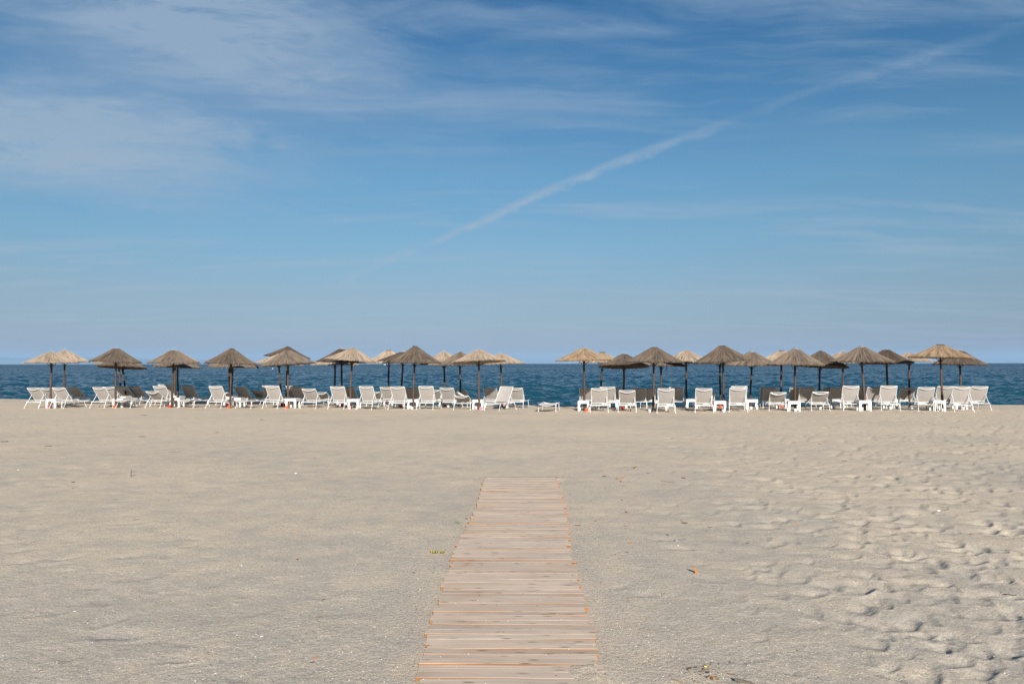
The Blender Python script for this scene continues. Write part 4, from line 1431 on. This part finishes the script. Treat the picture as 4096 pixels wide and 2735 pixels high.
    # the small green weed and the green blades
    def weed(px, py, spread, n, h, lab, name='weed', c=('leaf_green')):
        p = on_ground(px, py); p.z = sand_z(p.x, p.y)
        root = empty(name, p)
        r_ = random.Random(px)
        for j in range(n):
            b = MB()
            x0, y0 = r_.uniform(-spread, spread), r_.uniform(-spread * 0.4, spread * 0.4)
            for _ in range(9):
                a = r_.uniform(0, 6.28); l = r_.uniform(0.4, 1.0) * h
                dx, dy = math.cos(a) * l * 0.6, math.sin(a) * l * 0.6
                w_ = l * 0.22
                nx, ny = -math.sin(a) * w_, math.cos(a) * w_
                b.add([(x0, y0, 0), (x0 + dx * .6 + nx, y0 + dy * .6 + ny, l * .5), (x0 + dx, y0 + dy, l * .8), (x0 + dx * .6 - nx, y0 + dy * .6 - ny, l * .5)], [(0, 1, 2, 3)])
            q = new_obj('sprig', b.mesh('sprig', M['litter'], smooth=False), root)
            q.color = (r_.uniform(0.13, 0.30), r_.uniform(0.17, 0.24), 0.045, 1)
        tag(root, lab, 'plant')
    weed(1752, 2216, 0.065, 9, 0.045, 'small yellow-green weed on the sand left of the boardwalk')
    weed(2538, 1876, 0.02, 3, 0.06, 'tiny green sprig beyond the driftwood, right of the boardwalk')
    weed(1887, 2075, 0.015, 2, 0.03, 'tiny green sprig at the left edge of the boardwalk')
    b = MB()
    p = on_ground(1842, 2099); p.z = sand_z(p.x, p.y)
    b.tube([(0, 0, -0.01), (-0.03, 0.01, 0.03), (-0.066, 0.03, 0.055)], [0.004, 0.005, 0.002], 5)
    b.tube([(0, 0, -0.005), (-0.05, 0.02, 0.008), (-0.085, 0.03, 0.006)], [0.003, 0.003, 0.001], 5)
    o = new_obj('grass_blade', b.mesh('grass_blade', M['litter']), None, p)
    o.color = (0.12, 0.16, 0.06, 1)
    tag(o, 'green grass blade lying left of the boardwalk', 'grass')
    # twig sprig standing on the left
    b = MB()
    p = on_ground(524, 1908); p.z = sand_z(p.x, p.y)
    b.tube([(0, 0, -0.02), (0, 0, 0.06), (0.005, 0, 0.115)], [0.006, 0.005, 0.003], 5)
    b.tube([(0, 0, 0.02), (0.06, 0, 0.035)], 0.003, 4); b.tube([(0.0, 0, 0.09), (0.09, 0, 0.085)], 0.003, 4)
    o = new_obj('twig', b.mesh('twig', M['litter']), None, p)
    o.color = LIT['dark']
    tag(o, 'little forked twig standing upright on the left sand', 'twig')

    # single shells big enough to see
    sh = MB()
    n = 9
    vs = [(0, -0.4, 0.02)]
    for i in range(n):
        a = math.pi * (0.08 + 0.84 * i / (n - 1))
        vs += [(0.5 * math.cos(a) * 0.7, -0.4 + 0.55 * math.sin(a), 0.24 + (0.05 if i % 2 else 0)), (0.5 * math.cos(a), -0.4 + 0.9 * math.sin(a), 0.0)]
    fs = []
    for i in range(n - 1):
        fs += [(0, 1 + 2 * (i + 1), 1 + 2 * i), (1 + 2 * i, 1 + 2 * (i + 1), 2 + 2 * (i + 1), 2 + 2 * i)]
    sh.add(vs, fs)
    me = sh.mesh('shell', M['shell'])
    for x, y, s, lab in ((1183, 1892, 15, 'white shell left of the boardwalk far end'), (72, 1879, 10, 'white shell on the far left sand'), (298, 2436, 11, 'white shell on the near left sand'),
                         (1046, 2538, 14, 'largest pinkish shell bit on the left sand'), (966, 2260, 8, 'white shell in the middle of the left sand'), (3755, 2040, 16, 'white shell on the right, farther trodden sand'),
                         (2713, 2182, 8, 'white shell near the plastic shard'), (3196, 2429, 8, 'white shell on the near trodden sand'), (781, 2712, 9, 'white shell at the bottom of the left sand')):
        p = on_ground(x, y)
        o = new_obj('shell', me, None, (p.x, p.y, sand_z(p.x, p.y)))
        q = s * p.y / FPX
        o.scale = (q, q, q * 0.8)
        o.rotation_euler = (0.1, 0.1, x)
        tag(o, lab, 'shell', 'shells on the sand')
    p = on_ground(2707, 2165)
    b = MB(); b.add([(-0.02, -0.012, 0.0), (0.02, -0.015, 0.004), (0.022, 0.012, 0.012), (-0.012, 0.016, 0.016), (0, 0, 0.022)], [(0, 1, 4), (1, 2, 4), (2, 3, 4), (3, 0, 4)])
    tag(new_obj('plastic_shard', b.mesh('plastic_shard', M['sheet'], smooth=False), None, (p.x, p.y, sand_z(p.x, p.y))), 'crumpled clear grey plastic shard on the sand', 'plastic')

    # everything too small and too many to count
    r_ = np.random.default_rng(77)

    def crumbs(name, n, s0, s1, mat, lab, flat, ymax, power=2.2):
        V, Fc = [], []
        for _ in range(n):
            y = 4.2 + (ymax - 4.2) * r_.random() ** power
            x = (r_.random() * 2 - 1) * 0.68 * y
            xl, xr = np.interp(y, EL[0], EL[1]), np.interp(y, ER[0], ER[1])
            q_ = r_.random()
            if name == 'wood_crumbs' and q_ < 0.16:      # bits gather along the boards and round the dead leaves
                y = 4.2 + 8.4 * r_.random()
                xl, xr = np.interp(y, EL[0], EL[1]), np.interp(y, ER[0], ER[1])
                x = xr + 0.04 + abs(r_.normal(0, 0.28)) if r_.random() < 0.7 else xl - 0.05 - abs(r_.normal(0, 0.12))
            elif name == 'wood_crumbs' and q_ < 0.20:
                x, y = 1.17 + r_.normal(0, 0.11), 4.86 + r_.normal(0, 0.10)
            if xl - 0.03 < x < xr + 0.03 and y < BW_FAR:
                if r_.random() < 0.8:
                    continue
                z = 0.036
            else:
                z = sand_z(x, y)
            s = r_.uniform(s0, s1) * (0.7 + y * 0.03)
            a = r_.random() * 6.28
            el = r_.uniform(0.3, 1.0)
            c, q = math.cos(a), math.sin(a)
            o = len(V)
            for px, py, pz in ((-1, 0, 0), (0, -el, 0), (1, 0, 0), (0, el, 0), (0.1, 0, flat)):
                V.append((x + s * (px * c - py * q), y + s * (px * q + py * c), z + 0.001 + s * pz))
            Fc += [(o, o + 1, o + 4), (o + 1, o + 2, o + 4), (o + 2, o + 3, o + 4), (o + 3, o, o + 4)]
        me = bpy.data.meshes.new(name)
        me.from_pydata(V, [], Fc)
        me.materials.append(mat)
        tag(new_obj(name, me), lab, kind='stuff')
    crumbs('shell_crumbs', 5000, 0.0028, 0.0072, M['shell'], 'white shell crumbs scattered over the sand', 0.5, 30)
    cm = plain('dark_crumb', (0.07, 0.055, 0.045), 0.9, 0.1, 0.3)
    crumbs('wood_crumbs', 3200, 0.0030, 0.0085, cm, 'dark wood crumbs scattered over the sand', 0.5, 34, 1.8)


make_litter()


# ------------------------------------------------------------------ far hills and the air in front of them
def make_hills():
    D = 31000.0
    xs = np.linspace(-420, 1180, 90)
    r_ = np.random.default_rng(51)
    prof = np.interp(xs, [-420, -200, 60, 250, 420, 620, 760, 900, 1060, 1180], [24, 30, 27, 31, 25, 23, 16, 14, 6, -2])
    prof = prof + np.convolve(r_.normal(0, 3.2, len(xs) + 8), np.ones(9) / 9, 'valid')
    X = np.stack([(xs - 2048) / FPX * (D + dd) for dd in (0, 900, 1900)])
    Y = np.stack([np.full_like(xs, D + dd) for dd in (0, 900, 1900)])
    Z = np.stack([np.full_like(xs, -20.0), prof / FPX * D * 0.62, prof / FPX * D])
    tag(new_obj('hills', grid_mesh('hills', X, Y, Z, M['hill'])), 'faint hills far across the water on the left', kind='structure')


make_hills()


def make_haze():
    b = MB()
    b.box((0, 16800, 170), (56000, 34400, 380))
    m_ = bpy.data.materials.new('haze')
    m_.use_nodes = True
    k = NT(m_.node_tree)
    v = k.n('ShaderNodeVolumePrincipled')
    v.inputs['Color'].default_value = (0.40, 0.66, 1.0, 1)
    v.inputs['Density'].default_value = 3.6e-5
    v.inputs['Anisotropy'].default_value = 0.0
    o = k.n('ShaderNodeOutputMaterial')
    k.link(v.outputs[0], o.inputs['Volume'])
    tag(new_obj('haze', b.mesh('haze', m_, smooth=False)), 'thin sea haze over the whole bay', kind='stuff')


make_haze()

scene.render.engine = 'CYCLES'
scene.cycles.max_bounces = 6
scene.cycles.diffuse_bounces = 3
scene.cycles.glossy_bounces = 3
